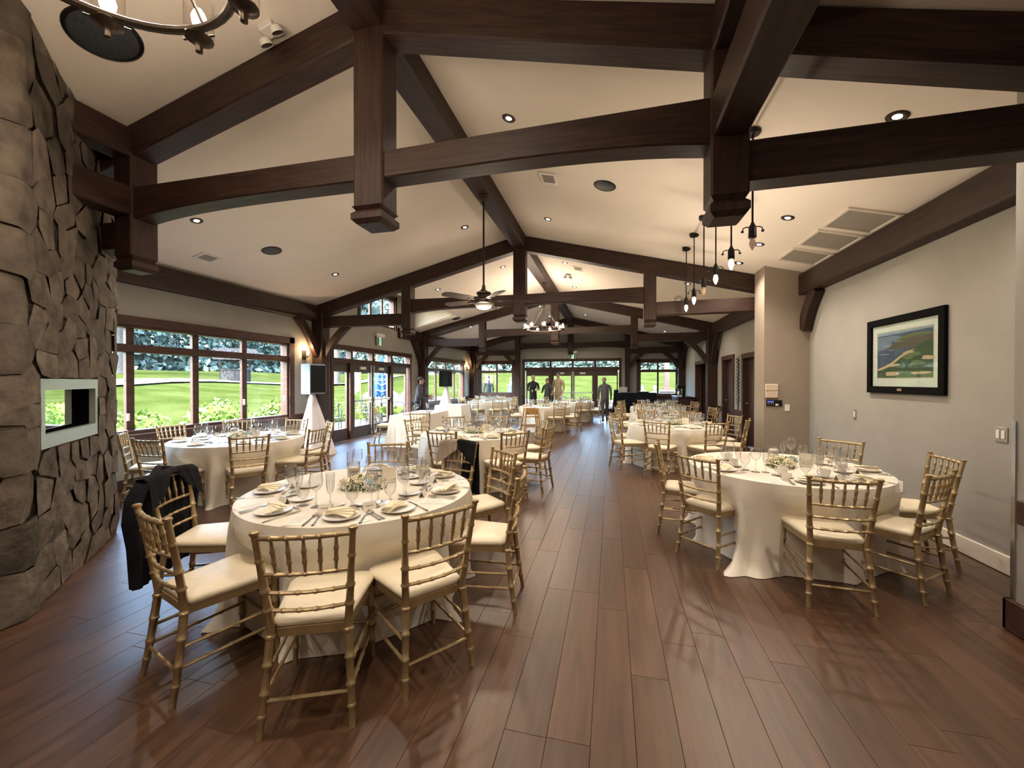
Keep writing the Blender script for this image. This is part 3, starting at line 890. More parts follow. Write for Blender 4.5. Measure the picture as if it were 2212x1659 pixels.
# ------------------------------------------------------------------ ceiling fixtures
def ceil_frame(x, y, drop=0):
    sx = 1 if x < RX else -1
    n = Vector((sx * .25, 0, -1)).normalized()                 # pointing down out of the plaster
    xa = Vector((1, 0, sx * .25)).normalized()
    p = Vector((x, y, ceil_z(x))) + n * drop
    return axes(p, xa, n.cross(xa)), n                         # local z = down normal
SP = []
ring = MB().lathe([(.044, .002), (.049, .010), (.066, .007), (.070, 0)], 24)
ringm = ring.mesh('trim_ring', 'bronze')
cupm = MB().lathe([(.046, .003), (.0, .003)], 20).mesh('reflector', 'bronze')
lampm = MB().lathe([(.0, .010), (.022, .009), (.030, .0035)], 16).mesh('lamp', 'lamp_disc')
LIGHTS = []
for y, yn in ((3.96, 'just beyond the chimney truss'), (6.57, 'in front of the fan truss'), (9.08, 'just past the fan truss'), (11.47, 'before the chandelier truss'), (14.1, 'past the chandelier truss'), (16.4, 'close to the end wall')):
    for x, xn in ((-5.05, 'low on the window slope'), (-2.46, 'on the window slope by the ridge'), (-1.01, 'on the wall slope by the ridge'), (2.0, 'low on the wall slope')):
        if y in (9.08, 11.47) and x == -5.05: continue
        LIGHTS.append((x, y, 'recessed ceiling light ' + xn + ', ' + yn))
LIGHTS[3] = (2.0, 3.49, LIGHTS[3][2])
for x, xn in ((-2.46, 'window slope'), (-1.01, 'wall slope'), (1.6, 'low wall slope')):
    for y, yn in ((1.35, 'nearer than the chimney truss'), (-1.25, 'over the entrance')):
        LIGHTS.append((x, y, 'recessed ceiling light on the ' + xn + ', ' + yn))
LIGHTS += [(-4.12, 9.13, 'recessed ceiling light beside the dormer, just past the fan truss'), (2.0, 5.34, 'recessed ceiling light by the pendant bulbs near the vent panels'), (2.0, 7.19, 'recessed ceiling light close to the beige pier')]
OFF = {(-5.05, 14.1)}
for x, y, lab in LIGHTS:
    if (x, y) == (2.0, 6.57): y = 6.28
    if (x, y) == (2.0, 9.08): x, y = 1.54, 9.0
    M, n = ceil_frame(x, y)
    r = empty('recessed_light', label=lab, cat='light', group='recessed ceiling lights')
    r.matrix_world = M
    link('trim_ring', ringm, r); link('reflector', cupm, r); link('lamp', lampm, r)
    L = bpy.data.lights.new('ceiling_spot', 'SPOT')
    L.energy = SPOT_W * (1.25 if y < 2 else 1); L.color = WARM; L.spot_size = 125 * D2R; L.spot_blend = 1.0; L.shadow_soft_size = .03
    o = link('ceiling_spot', L, r, (0, 0, .03))
    # aim straight down the room
    o.rotation_euler = (M.to_3x3().inverted() @ Matrix.Identity(3)).to_euler()
    SP.append(o)
spk = [('grille', MB().lathe([(0, .012), (.11, .011), (.122, .006), (.122, 0)], 32).mesh('grille', 'ceiling_grille'), None), ('rim', MB().lathe([(.12, .004), (.128, .012), (.138, .006), (.14, 0)], 32).mesh('rim', 'black_metal'), None)]
for x, y, lab in ((-5.07, 5.13, 'round dark ceiling speaker over the lawn window table'), (-.08, 5.14, 'round dark ceiling speaker on the wall slope beside the ridge beam'), (-4.92, 12.35, 'round dark ceiling speaker beyond the dormer'), (-3.44, 2.06, 'large round dark ceiling speaker behind the chandelier beside the chimney')):
    o = inst(spk, 'ceiling_speaker', lab, 'speaker', (0, 0, 0)); o.matrix_world = ceil_frame(x, y)[0]
    if x == -3.44: o.scale = (1.5, 1.5, 1.2)
def rect_mb(a, b, z0, z1): return MB().cbox(-a / 2, a / 2, -b / 2, b / 2, z0, z1, .003)
vb = MB()
for q in ((-.15, .15, .08, .11), (-.15, .15, -.11, -.08), (-.15, -.1, -.08, .08), (.1, .15, -.08, .08)): vb.cbox(q[0], q[1], q[2], q[3], 0, .012, .002)
vs = [('frame', vb.mesh('frame', 'white_plastic'), None), ('backing', MB().box(-.1, .1, -.08, .08, -.03, -.002).mesh('backing', 'joint_dark'), None)]
for k in range(6): vs.append(('slat', MB().add([(-.1, -.07 + k * .026, .0), (.1, -.07 + k * .026, .0), (.1, -.05 + k * .026, .01), (-.1, -.05 + k * .026, .01)], [(0, 1, 2, 3)]).mesh('slat', 'filter_mesh'), None))
for x, y, lab in ((-5.79, 4.70, 'white slatted air vent low on the window slope'), (-.78, 5.14, 'white slatted air vent beside the ridge beam before the fan truss'), (-.75, 9.38, 'white slatted air vent beside the ridge beam past the fan truss'), (-4.67, 13.9, 'small white air vent past the dormer')):
    o = inst(vs, 'air_vent', lab, 'vent', (0, 0, 0)); o.matrix_world = ceil_frame(x, y)[0] @ Matrix.Rotation(math.pi / 2, 4, 'Z')
for y, lab in ((5.16, 'large ceiling filter panel, first of three beside the plate beam'), (5.79, 'large ceiling filter panel, middle of three beside the plate beam'), (6.46, 'ceiling filter panel close to the beige pier, last of three')):
    fr = MB(); a, b = .50, .53
    for q in ((-a / 2, a / 2, b / 2 - .03, b / 2), (-a / 2, a / 2, -b / 2, -b / 2 + .03), (-a / 2, -a / 2 + .03, -b / 2 + .03, b / 2 - .03), (a / 2 - .03, a / 2, -b / 2 + .03, b / 2 - .03)): fr.cbox(q[0], q[1], q[2], q[3], 0, .022, .003)
    o = empty('filter_panel', label=lab, cat='panel', group='ceiling filter panels'); o.matrix_world = ceil_frame(2.63, y)[0]
    part('frame', fr, 'cream_paint', o); part('filter', rect_mb(a - .06, b - .06, .001, .006), 'filter_mesh', o)
def emergency(loc, M, lab, dark=False):
    o = empty('emergency_light', label=lab, cat='light'); o.matrix_world = M
    part('base', MB().cbox(-.06, .06, -.05, .05, 0, .05, .008), 'white_plastic', o)
    for s in (-1, 1):
        hd = MB(); A = axes((s * .07, s * .02, .075), (1, 0, 0), (0, .9, .45))
        hd.lathe([(0, -.03), (.02, -.03), (.04, -.012), (.046, .018), (.043, .026)], 16, (0, 0, 0), A)
        h = part('lamp_head', hd, 'black_metal' if dark else 'white_plastic', o)
        link('lens', MB().lathe([(0, .02), (.042, .022)], 16, (0, 0, 0), A).mesh('lens', 'steel'), h)
for x, y, lab in ((-2.49, 2.50, 'white twin-head emergency light beside the chimney truss'), (-1.04, 10.1, 'white twin-head emergency light near the ridge above the chandelier'), (1.55, 10.26, 'white twin-head emergency light behind the pendant bulbs')):
    emergency(None, ceil_frame(x, y)[0], lab)
emergency(None, axes((XR - .001, 8.9, 2.72), (0, 0, 1), (0, 1, 0)), 'black twin-head emergency light on the wall behind the beige pier', True)
# exit signs: green panel with a running figure
def exit_sign(M, lab):
    o = empty('exit_sign', label=lab, cat='sign'); o.matrix_world = M
    part('housing', MB().cbox(-.2, .2, .13, .22, -.06, .05, .006), 'white_plastic', o)
    p = part('panel', MB().cbox(-.14, .14, -.12, .13, -.012, .012, .003), 'white_plastic', o)
    link('green_field', MB().box(-.125, .125, -.105, .115, .0121, .0135).mesh('green_field', 'exit_green', 0), p)
    f = MB()
    f.box(-.045, .06, -.1, .11, .0136, .0145)
    link('doorway', f.mesh('doorway', 'exit_white', 0), p)
    f = MB()
    f.lathe([(0, .0146), (.016, .0146), (.016, .0156), (0, .0156)], 10, (.0, .078, 0))
    for a in ([(-.012, .058), (.016, .058), (.012, -.0), (-.012, .0)], [(-.012, .055), (-.036, .03), (-.052, .036), (-.05, .045), (-.036, .042), (-.016, .066)], [(.012, .056), (.034, .036), (.046, .05), (.04, .057), (.033, .05), (.016, .066)], [(-.012, .004), (-.03, -.036), (-.058, -.044), (-.058, -.056), (-.02, -.046), (.006, -.002)], [(-.002, .002), (.02, -.036), (.006, -.086), (.02, -.09), (.036, -.034), (.012, .004)]):
        f.prism(a, .001, None, .0146)
    link('running_figure', f.mesh('running_figure', 'exit_green', 0), p)
exit_sign(axes((XL + .06, 10.2, 2.62), (0, 1, 0), (0, 0, 1)), 'green running-man exit sign on the wall above the garden doors')
exit_sign(axes((-1.66, YE - .19, 2.60), (1, 0, 0), (0, 0, 1)), 'green running-man exit sign over the glass end doors')

# pendants: six bare-bulb drops in a line over the wall side
prod = MB().tube([(0, 0, .2), (0, 0, 3)], .008, 8)
for i, y in enumerate((3.80, 4.42, 5.03, 5.64, 6.27, 6.89)):
    x = 1.16; zc = ceil_z(x); zb = 2.605; lit = i in (1, 2, 4, 5)
    lab = ['black rod pendant with an unlit bulb over the golf picture table', 'lit black rod pendant, second in line from the chimney truss', 'lit black rod pendant, third in line from the chimney truss',
           'black rod pendant with an unlit bulb, in the middle of the line', 'lit black rod pendant, next to last before the pier', 'lit black rod pendant, last in line beside the fan truss'][i]
    o = empty('pendant_light', (x, y, zb), label=lab, cat='pendant', group='pendant lights over the wall side tables')
    part('canopy', MB().lathe([(0, zc - zb - .035), (.055, zc - zb - .035), (.062, zc - zb - .025), (.062, zc - zb + .012)], 20), 'black_metal', o)
    part('rod', MB().tube([(0, 0, .2), (0, 0, zc - zb - .03)], .008, 8), 'black_metal', o)
    part('socket', MB().lathe([(0, .24), (.01, .24), (.02, .215), (.03, .2), (.032, .11), (.028, .105), (0, .105)], 14), 'black_metal', o)
    for s in (-1, 1):
        a = MB().tube([(s * .02, 0, .195), (s * .05, 0, .20), (s * .072, 0, .19), (s * .078, 0, .165)], .005, 6); a.lathe([(0, .15), (.012, .155), (.012, .168), (0, .172)], 10, (s * .078, 0, 0))
        part('shade_arm', a, 'black_metal', o)
    part('bulb', MB().lathe([(0, 0), (.008, .008), (.02, .035), (.026, .062), (.02, .09), (.012, .105), (0, .106)], 14), 'bulb_glow' if lit else 'bulb_off', o)
    if lit:
        L = bpy.data.lights.new('bulb_light', 'POINT'); L.energy = 9; L.color = (1, .84, .66); L.shadow_soft_size = .015
        link('bulb_light', L, o, (0, 0, -.03))
# chandeliers: ring, drops, nine glass cylinders
def chandelier(x, y, z, lab, watts, R_=.46, n=9, a0=0):
    o = empty('ring_chandelier', (x, y, z), label=lab, cat='chandelier')
    part('ring', MB().tube([(R_ * math.cos(w), R_ * math.sin(w), 0) for w in [2 * math.pi * i / 48 for i in range(48)]], .017, 8, closed=True), 'bronze', o)
    part('hub', MB().lathe([(0, .66), (.018, .66), (.03, .63), (.03, .58), (.012, .56), (0, .56)], 14), 'bronze', o)
    zc = 4.08 - z
    ch = MB(); k = int((zc - .66) / .045)
    for i in range(k):
        c = .66 + (i + .5) * (zc - .66) / k
        ch.tube([(.011 * math.cos(w) * (1 if i % 2 else .01), .011 * math.cos(w) * (.01 if i % 2 else 1), c + .03 * math.sin(w)) for w in [2 * math.pi * j / 8 for j in range(8)]], .003, 5, closed=True)
    part('chain', ch, 'bronze', o)
    part('canopy', MB().lathe([(0, zc - .03), (.05, zc - .03), (.065, zc), (0, zc)], 18), 'bronze', o)
    for i in range(6):
        w = 2 * math.pi * (i + .5) / 6
        part('drop_rod', MB().tube([(.02 * math.cos(w), .02 * math.sin(w), .6), (R_ * math.cos(w), R_ * math.sin(w), .015)], .006, 6), 'bronze', o)
    for i in range(n):
        w = a0 + 2 * math.pi * i / n; c, s = math.cos(w), math.sin(w)
        px, py = (R_ + .035) * c, (R_ + .035) * s
        arm = MB().tube([(R_ * c, R_ * s, 0), (px, py, -.02), (px, py, .03)], .012, 8); arm.lathe([(0, -.075), (.014, -.07), (.014, -.045), (.024, -.03), (.055, -.012), (.055, -.006), (0, .0)], 14, (px, py, 0)); arm.tube([(px - .075 * s, py + .075 * c, -.004), (px + .075 * s, py - .075 * c, -.004)], .005, 6)
        a = part('lamp_arm', arm, 'bronze', o)
        link('glass_shade', MB().lathe([(.052, -.004), (.056, .0), (.056, .15)], 20, (px, py, 0)).mesh('glass_shade', 'shade_glass'), a)
        link('bulb', MB().lathe([(0, .025), (.012, .03), (.026, .055), (.03, .08), (.022, .105), (.01, .12), (0, .122)], 12, (px, py, 0)).mesh('bulb', 'bulb_soft'), a)
        L = bpy.data.lights.new('bulb_light', 'POINT'); L.energy = watts; L.color = (1, .80, .60); L.shadow_soft_size = .015
        link('bulb_light', L, o, (px, py, .145))
chandelier(-1.73, .93, 3.04, 'bronze ring chandelier with glass cylinders, beside the chimney', 5, a0=.30)
chandelier(-1.72, 10.5, 2.86, 'lit ring chandelier with nine glass cylinders, hung past the fan', 10)
# ceiling fan
o = empty('ceiling_fan', (-1.735, 5.38, 2.55), label='dark five-blade ceiling fan with a white glass light, on a long rod', cat='fan')
part('canopy', MB().lathe([(0, 1.46), (.035, 1.45), (.06, 1.47), (.065, 1.49), (.05, 1.50), (.075, 1.525), (.07, 1.535), (0, 1.535)], 20), 'bronze', o)
part('down_rod', MB().tube([(0, 0, .2), (0, 0, 1.46)], .013, 10), 'black_metal', o)
part('motor', MB().lathe([(0, .30), (.02, .295), (.03, .24), (.05, .215), (.05, .2), (.10, .19), (.105, .17), (.085, .15), (.085, .10), (.11, .085), (.115, .06), (.12, .045), (0, .04)], 24), 'bronze', o)
part('light_kit', MB().lathe([(.13, .06), (.15, .045), (.15, .03), (.125, .02), (0, .02)], 24), 'bronze', o)
part('glass_bowl', MB().lathe([(.122, .02), (.11, -.01), (.075, -.035), (0, -.05)], 24), 'white_plastic', o)
L = bpy.data.lights.new('added_fill_light', 'POINT'); L.energy = 30; L.color = (1, .82, .62); L.shadow_soft_size = .08  # lamp added beneath the unlit bowl to brighten the ceiling
link('added_fill_light', L, o, (0, 0, -.10))
for k in range(5):
    w = .35 + 2 * math.pi * k / 5
    M = Matrix.Rotation(w, 4, 'Z')
    bl_ = MB().prism([(.20, -.045), (.30, -.07), (.60, -.075), (.66, -.05), (.675, 0), (.66, .05), (.60, .075), (.30, .07), (.20, .045)], .007).xf(M @ Matrix.Translation((0, 0, .075)) @ Matrix.Rotation(12 * D2R, 4, 'X'))
    b = part('blade', bl_, 'fan_blade', o)
    link('blade_iron', MB().cbox(.10, .27, -.018, .018, .066, .074, .002).xf(M).mesh('blade_iron', 'bronze'), b)
# sconces
def sconce(y, z, lab):
    o = empty('wall_sconce', (XL, y, z), label=lab, cat='lamp')
    part('back_plate', MB().cbox(.0, .02, -.05, .05, -.14, .06, .004), 'bronze', o)
    part('bracket', MB().tube([(.01, 0, -.1), (.09, 0, -.1), (.1, 0, -.06)], .011, 8).lathe([(0, -.075), (.05, -.07), (.05, -.06), (0, -.06)], 16, (.1, 0, 0)), 'bronze', o)
    part('glass_shade', MB().lathe([(.05, -.06), (.055, -.05), (.055, .1)], 18, (.1, 0, 0)), 'shade_glass', o)
    part('bulb', MB().lathe([(0, -.04), (.014, -.03), (.03, .01), (.022, .04), (0, .055)], 12, (.1, 0, 0)), 'bulb_glow', o)
    L = bpy.data.lights.new('bulb_light', 'POINT'); L.energy = 6; L.color = (1, .66, .36); L.shadow_soft_size = .015
    link('bulb_light', L, o, (.1, 0, .08))
sconce(7.36, 2.10, 'lit glass wall sconce between the lawn window and the post')
sconce(17.45, 2.10, 'lit glass wall sconce in the far corner beside the garden window')

# ------------------------------------------------------------------ chairs
def rings(pts, rad, at, n=8, bump=1.28, hw=.006):
    """bamboo-turned stick: straight polyline with raised rings at the fractions 'at'"""
    P = [Vector(p) for p in pts]
    seg = [(P[i + 1] - P[i]).length for i in range(len(P) - 1)]; L = sum(seg)
    st = sorted({0., 1.} | {sum(seg[:i]) / L for i in range(len(P))} | {min(1, max(0, a + d)) for a in at for d in (-hw / L * 1.6, -hw / L * .8, hw / L * .8, hw / L * 1.6)})
    def at_(f):
        d = f * L
        for i, s in enumerate(seg):
            if d <= s + 1e-9 or i == len(seg) - 1: return P[i].lerp(P[i + 1], d / s)
            d -= s
    out = []; rr = []
    for f in st:
        r0 = rad if not callable(rad) else rad(f)
        on = any(abs(f - a) * L < hw * 1.0 for a in at)
        out.append(at_(f)); rr.append(r0 * (bump if on else 1))
    return MB().tube(out, rr, n)
def bowed(a, b, bow, n=6):
    a, b = Vector(a), Vector(b)
    return [a.lerp(b, i / n) + Vector((0, -bow * math.sin(math.pi * i / n), 0)) for i in range(n + 1)]
CH = []
CZ = .957                       # overall height of the chair
def chp(name, mb, mt='gold_paint', pi=None):
    mb.v = [(x, y, z * CZ) for x, y, z in mb.v]; CH.append((name, mb.mesh(name, mt, 45), pi))
def px(z):                      # half spacing and lean of the back posts at height z
    if z < .44: f = z / .44; return .185 + (.158 - .185) * f, -.262 + .058 * f ** .8
    f = (z - .44) / .48; return .158 + .036 * f, -.204 - .075 * f ** 1.2
for s in (-1, 1):
    zs = [.0, .1, .22, .34, .44, .56, .68, .8, .905]
    pts = [(s * px(z)[0], px(z)[1], z) for z in zs]
    mb = rings(pts, lambda f: .0135 + .0045 * math.sin(math.pi * min(1, f * 1.1)), [.1, .2, .33, .46, .60, .70, .86])
    mb.lathe([(.0, .0), (.017, .0), (.0195, .006), (.0195, .014), (.014, .018), (0, .019)], 10, (s * px(.905)[0], px(.905)[1], .903))
    chp('back_post', mb)
for s in (-1, 1):
    chp('front_leg', rings([(s * .196, .205, 0), (s * .19, .198, .22), (s * .188, .19, .44)], lambda f: .0125 + .005 * f, [.22, .42, .68]))
mb = MB()                        # seat frame: tapered ring
def seat_outline(k=1.0, n=10):
    P = []
    cs = [(.158, -.200, .03), (.203, .205, .05), (-.203, .205, .05), (-.158, -.200, .03)]
    for i, (x, y, r) in enumerate(cs):
        a0 = [-90, 0, 90, 180][i]
        for j in range(5):
            w = (a0 + 90 * j / 4) * D2R
            cx, cy = x - math.copysign(r, x), y - math.copysign(r, y)
            P.append(((cx + r * math.cos(w)) * k, (cy + r * math.sin(w)) * k))
    return P
O = seat_outline(); I = [(x * .86, y * .86) for x, y in O]
n_ = len(O)
mb.add([(x, y, .405) for x, y in O] + [(x, y, .445) for x, y in O] + [(x, y, .405) for x, y in I] + [(x, y, .445) for x, y in I],
       [(i, (i + 1) % n_, n_ + (i + 1) % n_, n_ + i) for i in range(n_)] + [(2 * n_ + (i + 1) % n_, 2 * n_ + i, 3 * n_ + i, 3 * n_ + (i + 1) % n_) for i in range(n_)] +
       [(n_ + i, n_ + (i + 1) % n_, 3 * n_ + (i + 1) % n_, 3 * n_ + i) for i in range(n_)] + [((i + 1) % n_, i, 2 * n_ + i, 2 * n_ + (i + 1) % n_) for i in range(n_)])
chp('seat_frame', mb)
mb = MB(); lay = [(.90, .437), (1.0, .443), (1.035, .456), (1.03, .470), (.97, .483), (.80, .491), (.45, .495)]
vs_ = [(x * k, y * k + (.012 if k > .9 else 0), z) for k, z in lay for x, y in O] + [(0, 0, .496)]
m_ = len(lay)
mb.add(vs_, [(a * n_ + i, a * n_ + (i + 1) % n_, (a + 1) * n_ + (i + 1) % n_, (a + 1) * n_ + i) for a in range(m_ - 1) for i in range(n_)] + [((m_ - 1) * n_ + i, (m_ - 1) * n_ + (i + 1) % n_, m_ * n_) for i in range(n_)] + [tuple(range(n_ - 1, -1, -1))])
chp('seat_cushion', mb, 'ivory_vinyl')
def rail(name, z, r=.0095, k=4):
    x, y = px(z)
    chp(name, rings(bowed((-x, y, z), (x, y, z), .022), r, [(i + 1) / (k + 1) for i in range(k)], 7))
rail('top_rail', .888, .012, 5); rail('back_rail', .715, .0095, 5); rail('back_rail', .625, .009); rail('back_rail', .54, .009)
for i in range(5):
    f = (i + 1) / 6
    a, b = px(.715), px(.888)
    bow = -.022 * math.sin(math.pi * f)
    p, q = (a[0] * (2 * f - 1), a[1] + bow, .715), (b[0] * (2 * f - 1), b[1] + bow, .888)
    chp('spindle', rings([p, q], lambda t: .0052 + .0045 * math.sin(math.pi * t), [.33, .64], 6, 1.3, .005))
for s in (-1, 1):
    for z in (.165, .26):
        x, y = px(z); chp('stretcher', rings([(s * x, y, z - .0), (s * .19, .196, z)], .0085, [.25, .5, .75], 6))
x, y = px(.15); chp('stretcher', rings([(-x, y, .15), (x, y, .15)], .0085, [.33, .66], 6))
for z in (.20, .30): chp('stretcher', rings([(-.192, .2, z), (.192, .2, z)], .0085, [.33, .66], 6))

# ------------------------------------------------------------------ tables and everything on them
ZT = .716
TABLES = dict(
    chimney=(-1.765, 2.585), golf=(1.52, 4.18), lawn=(-4.95, 4.45), aisle=(-2.02, 5.76), pier=(1.10, 7.72),
    third=(1.24, 10.2), last=(1.36, 12.85), highchair=(-2.0, 12.32), corner=(-4.66, 15.0), doors=(-1.40, 15.4))
TNAME = dict(chimney='chimney-side table', golf='table below the golf picture', lawn='table under the lawn window', aisle='middle aisle table', pier='table before the beige pier',
             third='third wall-side table', last='last wall-side table', highchair='table behind the high chair', corner='far corner table', doors='table before the end doors')
SEATS = ['near side', 'near aisle corner', 'aisle side', 'far aisle corner', 'far side', 'far window corner', 'window side', 'near window corner']
SEATW = ['near side', 'near wall corner', 'wall side', 'far wall corner', 'far side', 'far aisle corner', 'aisle side', 'near aisle corner']
CHAIRS = dict(
    chimney=[(-66, 1.255), (-108, 1.18), (-38, 1.20), (5, 1.16), (-157, 1.245), (48, 1.22), (112, 1.15), (78, 1.28)],
    golf=[(-93, 1.145), (-150, 1.005), (171, 1.06), (-51, 1.05), (-4, 1.17), (43, 1.14)],
    lawn=[(-37, 1.15), (-86, 1.17), (-133, 1.16), (-178, 1.15), (139, 1.15), (95, 1.15), (50, 1.15), (6, 1.16)],
    aisle=[(-47, 1.27), (-14, 1.22), (-91, 1.12), (36, 1.15), (88, 1.15), (127, 1.15), (166, 1.18)],
    pier=[(-150, 1.20), (-110, 1.20), (152, 1.15), (-66, 1.15), (-24, 1.15), (20, 1.16), (66, 1.15), (108, 1.15)],
    third=[(-160, 1.15), (-116, 1.14), (-72, 1.14), (-30, 1.15), (14, 1.15), (60, 1.15), (104, 1.15), (150, 1.15)],
    last=[(-165, 1.15), (-120, 1.14), (-74, 1.14), (-30, 1.15), (18, 1.15), (62, 1.15), (106, 1.14), (152, 1.15)],
    highchair=[(-58, 1.12), (-20, 1.15), (22, 1.15), (66, 1.14), (112, 1.14), (158, 1.15), (-158, 1.15)],
    corner=[(-100, 1.15), (-55, 1.14), (-12, 1.15), (35, 1.15), (80, 1.14), (125, 1.14), (170, 1.15), (-145, 1.15)],
    doors=[(-18, 1.15), (28, 1.15), (72, 1.14), (118, 1.14), (162, 1.14), (-62, 1.14)])
def seat_names(tk):
    x, y = TABLES[tk]; base = math.degrees(math.atan2(-y, -x))
    names = SEATW if x > 0 else SEATS
    used = {}; out = {}
    L = sorted(CHAIRS[tk], key=lambda c: (c[0] - base) % 360)
    for a, d in L:
        k = round(((a - base) % 360) / 45) % 8
        t = 0
        while k in used:
            t += 1; k = (k + 1) % 8
        used[k] = 1; out[a] = names[k]
    return out
def cloth_mb(r0, zt, seed, n=180, flare=.10, floorz=.004, chairs=()):
    g = random.Random(seed)
    terms = [(g.randint(8, 12), g.uniform(0, 6.3), .8), (g.randint(15, 20), g.uniform(0, 6.3), .8), (g.randint(25, 32), g.uniform(0, 6.3), .5)]
    ph = g.uniform(0, 6.3)
    mb = MB(); vs = []; fs = []
    rows = []
    for r in (0, .35, .62, .9, .975): rows.append([(r * r0 * math.cos(w), r * r0 * math.sin(w), zt) for w in [2 * math.pi * i / n for i in range(n)]])
    K = 13
    for k in range(K + 1):
        t = k / K; row = []
        for i in range(n):
            w = 2 * math.pi * i / n
            f = sum(a * math.sin(q * w + p + 1.2 * t * math.sin(2 * w + p)) for q, p, a in terms) / 1.3; f = math.copysign(abs(f) ** .75, f)
            crn = max(0, math.cos(2 * w + ph)) ** 8
            r = r0 * (1 if k else .995) + .010 * min(1, t * 5) + .012 * t + (.005 + .048 * t ** .7) * f * min(1, t * 4) + crn * .13 * t ** 5
            z = zt - .004 - (zt - floorz - .004) * t
            if t > .93: r += .012 + .03 * max(0, f)
            for ca_, cd_ in chairs:                  # the cloth is pushed in where a seat is tucked under
                dl = (w - ca_ + math.pi) % (2 * math.pi) - math.pi
                if abs(dl) > .9: continue
                lat = abs(r * math.sin(dl)); q = min(1, max(0, (.34 - lat) / .12)); q = q * q * (3 - 2 * q)
                v = min(1, max(0, (.62 - z) / .16)); v = v * v * (3 - 2 * v)
                lim = max(.70, cd_) / max(.6, math.cos(dl))
                if r > lim: r += (lim - r) * q * v
            row.append((r * math.cos(w), r * math.sin(w), max(floorz, z)))
        rows.append(row)
    vs = [(0, 0, zt)] + [p for r in rows[1:] for p in r]
    for i in range(n): fs.append((0, 1 + i, 1 + (i + 1) % n))
    for k in range(len(rows) - 2):
        for i in range(n):
            a = 1 + k * n + i; b = 1 + k * n + (i + 1) % n
            fs.append((a, a + n, b + n, b))
    return mb.add(vs, fs)
# --- small ware
plate_m = MB().lathe([(0, .0015), (.062, .0015), (.065, 0), (.07, .004), (.098, .014), (.102, .016), (.102, .018), (.097, .017), (.07, .008), (0, .006)], 28).mesh('plate', 'porcelain')
bread_m = MB().lathe([(0, .0015), (.04, .0015), (.045, .002), (.072, .012), (.075, .014), (.07, .013), (.045, .006), (0, .005)], 24).mesh('bread_plate', 'porcelain')
saucer_m = MB().lathe([(0, .0), (.03, .0), (.034, .004), (.07, .012), (.072, .014), (.034, .007), (0, .006)], 20).mesh('saucer', 'porcelain')
cup = MB().lathe([(0, .004), (.022, .004), (.024, 0), (.028, .004), (.036, .03), (.039, .058), (.037, .058), (.033, .03), (.02, .01), (0, .009)], 20); cupm_ = cup.mesh('body', 'porcelain')
cuph = MB().tube([(.036, 0, .047), (.055, 0, .05), (.06, 0, .035), (.05, 0, .02), (.034, 0, .018)], .004, 6).mesh('handle', 'porcelain')
CUP = [('body', cupm_, None), ('handle', cuph, None)]
def napkin_mb(seed):
    g = random.Random(seed); mb = MB()
    for k in range(4):
        th = .0055; a = (-10 + k * 13 + g.uniform(-3, 3)) * D2R
        nn = 9; top = []; bot = []
        for i in range(nn):
            for j in range(4):
                u = i / (nn - 1); v = j / 3
                x = (u - .5) * .155; y = (v - .5) * (.082 - .012 * k) * (1 - .55 * u) + .004 * k
                z = .010 + k * .0078 + .013 * math.sin(math.pi * u) * (1 - .2 * k) + .003 * math.sin(5 * u + 3 * v + k)
                p = Matrix.Rotation(a, 3, 'Z') @ Vector((x + .03, y, z)) - Vector((.03, 0, 0))
                top.append(p + Vector((0, 0, th))); bot.append(p)
        o = nn * 4; f = []
        for i in range(nn - 1):
            for j in range(3):
                q = i * 4 + j
                f.append((q, q + 4, q + 5, q + 1)); f.append((o + q, o + q + 1, o + q + 5, o + q + 4))
        for i in range(nn - 1):
            q = i * 4; f.append((q, o + q, o + q + 4, q + 4)); q += 3; f.append((q, q + 4, o + q + 4, o + q))
        for j in range(3):
            q = j; f.append((q, q + 1, o + q + 1, o + q)); q = (nn - 1) * 4 + j; f.append((q, o + q, o + q + 1, q + 1))
        mb.add(top + bot, f)
    return mb
NAP = [napkin_mb(i).mesh('napkin', 'napkin_cloth', 50) for i in range(4)]
def handle_mb(mb, y0, y1):
    return mb.tube([(0, y0, .004), (0, y0 + .03, .0035), (0, (y0 + y1) / 2, .005), (0, y1, .007)], [.0075, .0065, .004, .0032], 8, True, .35)
fk = handle_mb(MB(), -.10, .035)
fk.prism([(-.0035, .03), (.0035, .03), (.0105, .045), (.0105, .06), (-.0105, .06), (-.0105, .045)], .002, None, .0065)
for i in range(4): fk.box(-.0105 + i * .0062, -.0078 + i * .0062, .058, .097, .0075 - .001, .0085)
fork_m = fk.mesh('fork', 'cutlery')
kn = handle_mb(MB(), -.11, .01); kn.prism([(-.004, .008), (.005, .008), (.009, .03), (.009, .10), (.003, .118), (-.004, .12)], .0016, None, .005)
knife_m = kn.mesh('knife', 'cutlery')
sp_ = handle_mb(MB(), -.10, .04)
sp_.lathe([(0, 0), (.6, .08), (.9, .3), (1, .55), (.92, .55), (.6, .25), (0, .15)], 14, (0, 0, 0), Matrix.Translation((0, .065, .0022)) @ Matrix.Diagonal((.018, .028, .011, 1)))
spoon_m = sp_.mesh('spoon', 'cutlery')
def stemware(prof, n=18): return MB().lathe(prof, n).mesh('glass', 'crystal', 60)
wine_m = stemware([(0, .001), (.036, .001), (.037, .003), (.02, .006), (.006, .012), (.0042, .03), (.004, .09), (.008, .10), (.028, .118), (.038, .14), (.040, .165), (.037, .195), (.033, .215), (.0325, .2152)])
goblet_m = stemware([(0, .001), (.036, .001), (.037, .003), (.022, .008), (.009, .016), (.008, .03), (.012, .045), (.03, .062), (.038, .085), (.040, .11), (.038, .14), (.035, .155), (.0345, .1551)])
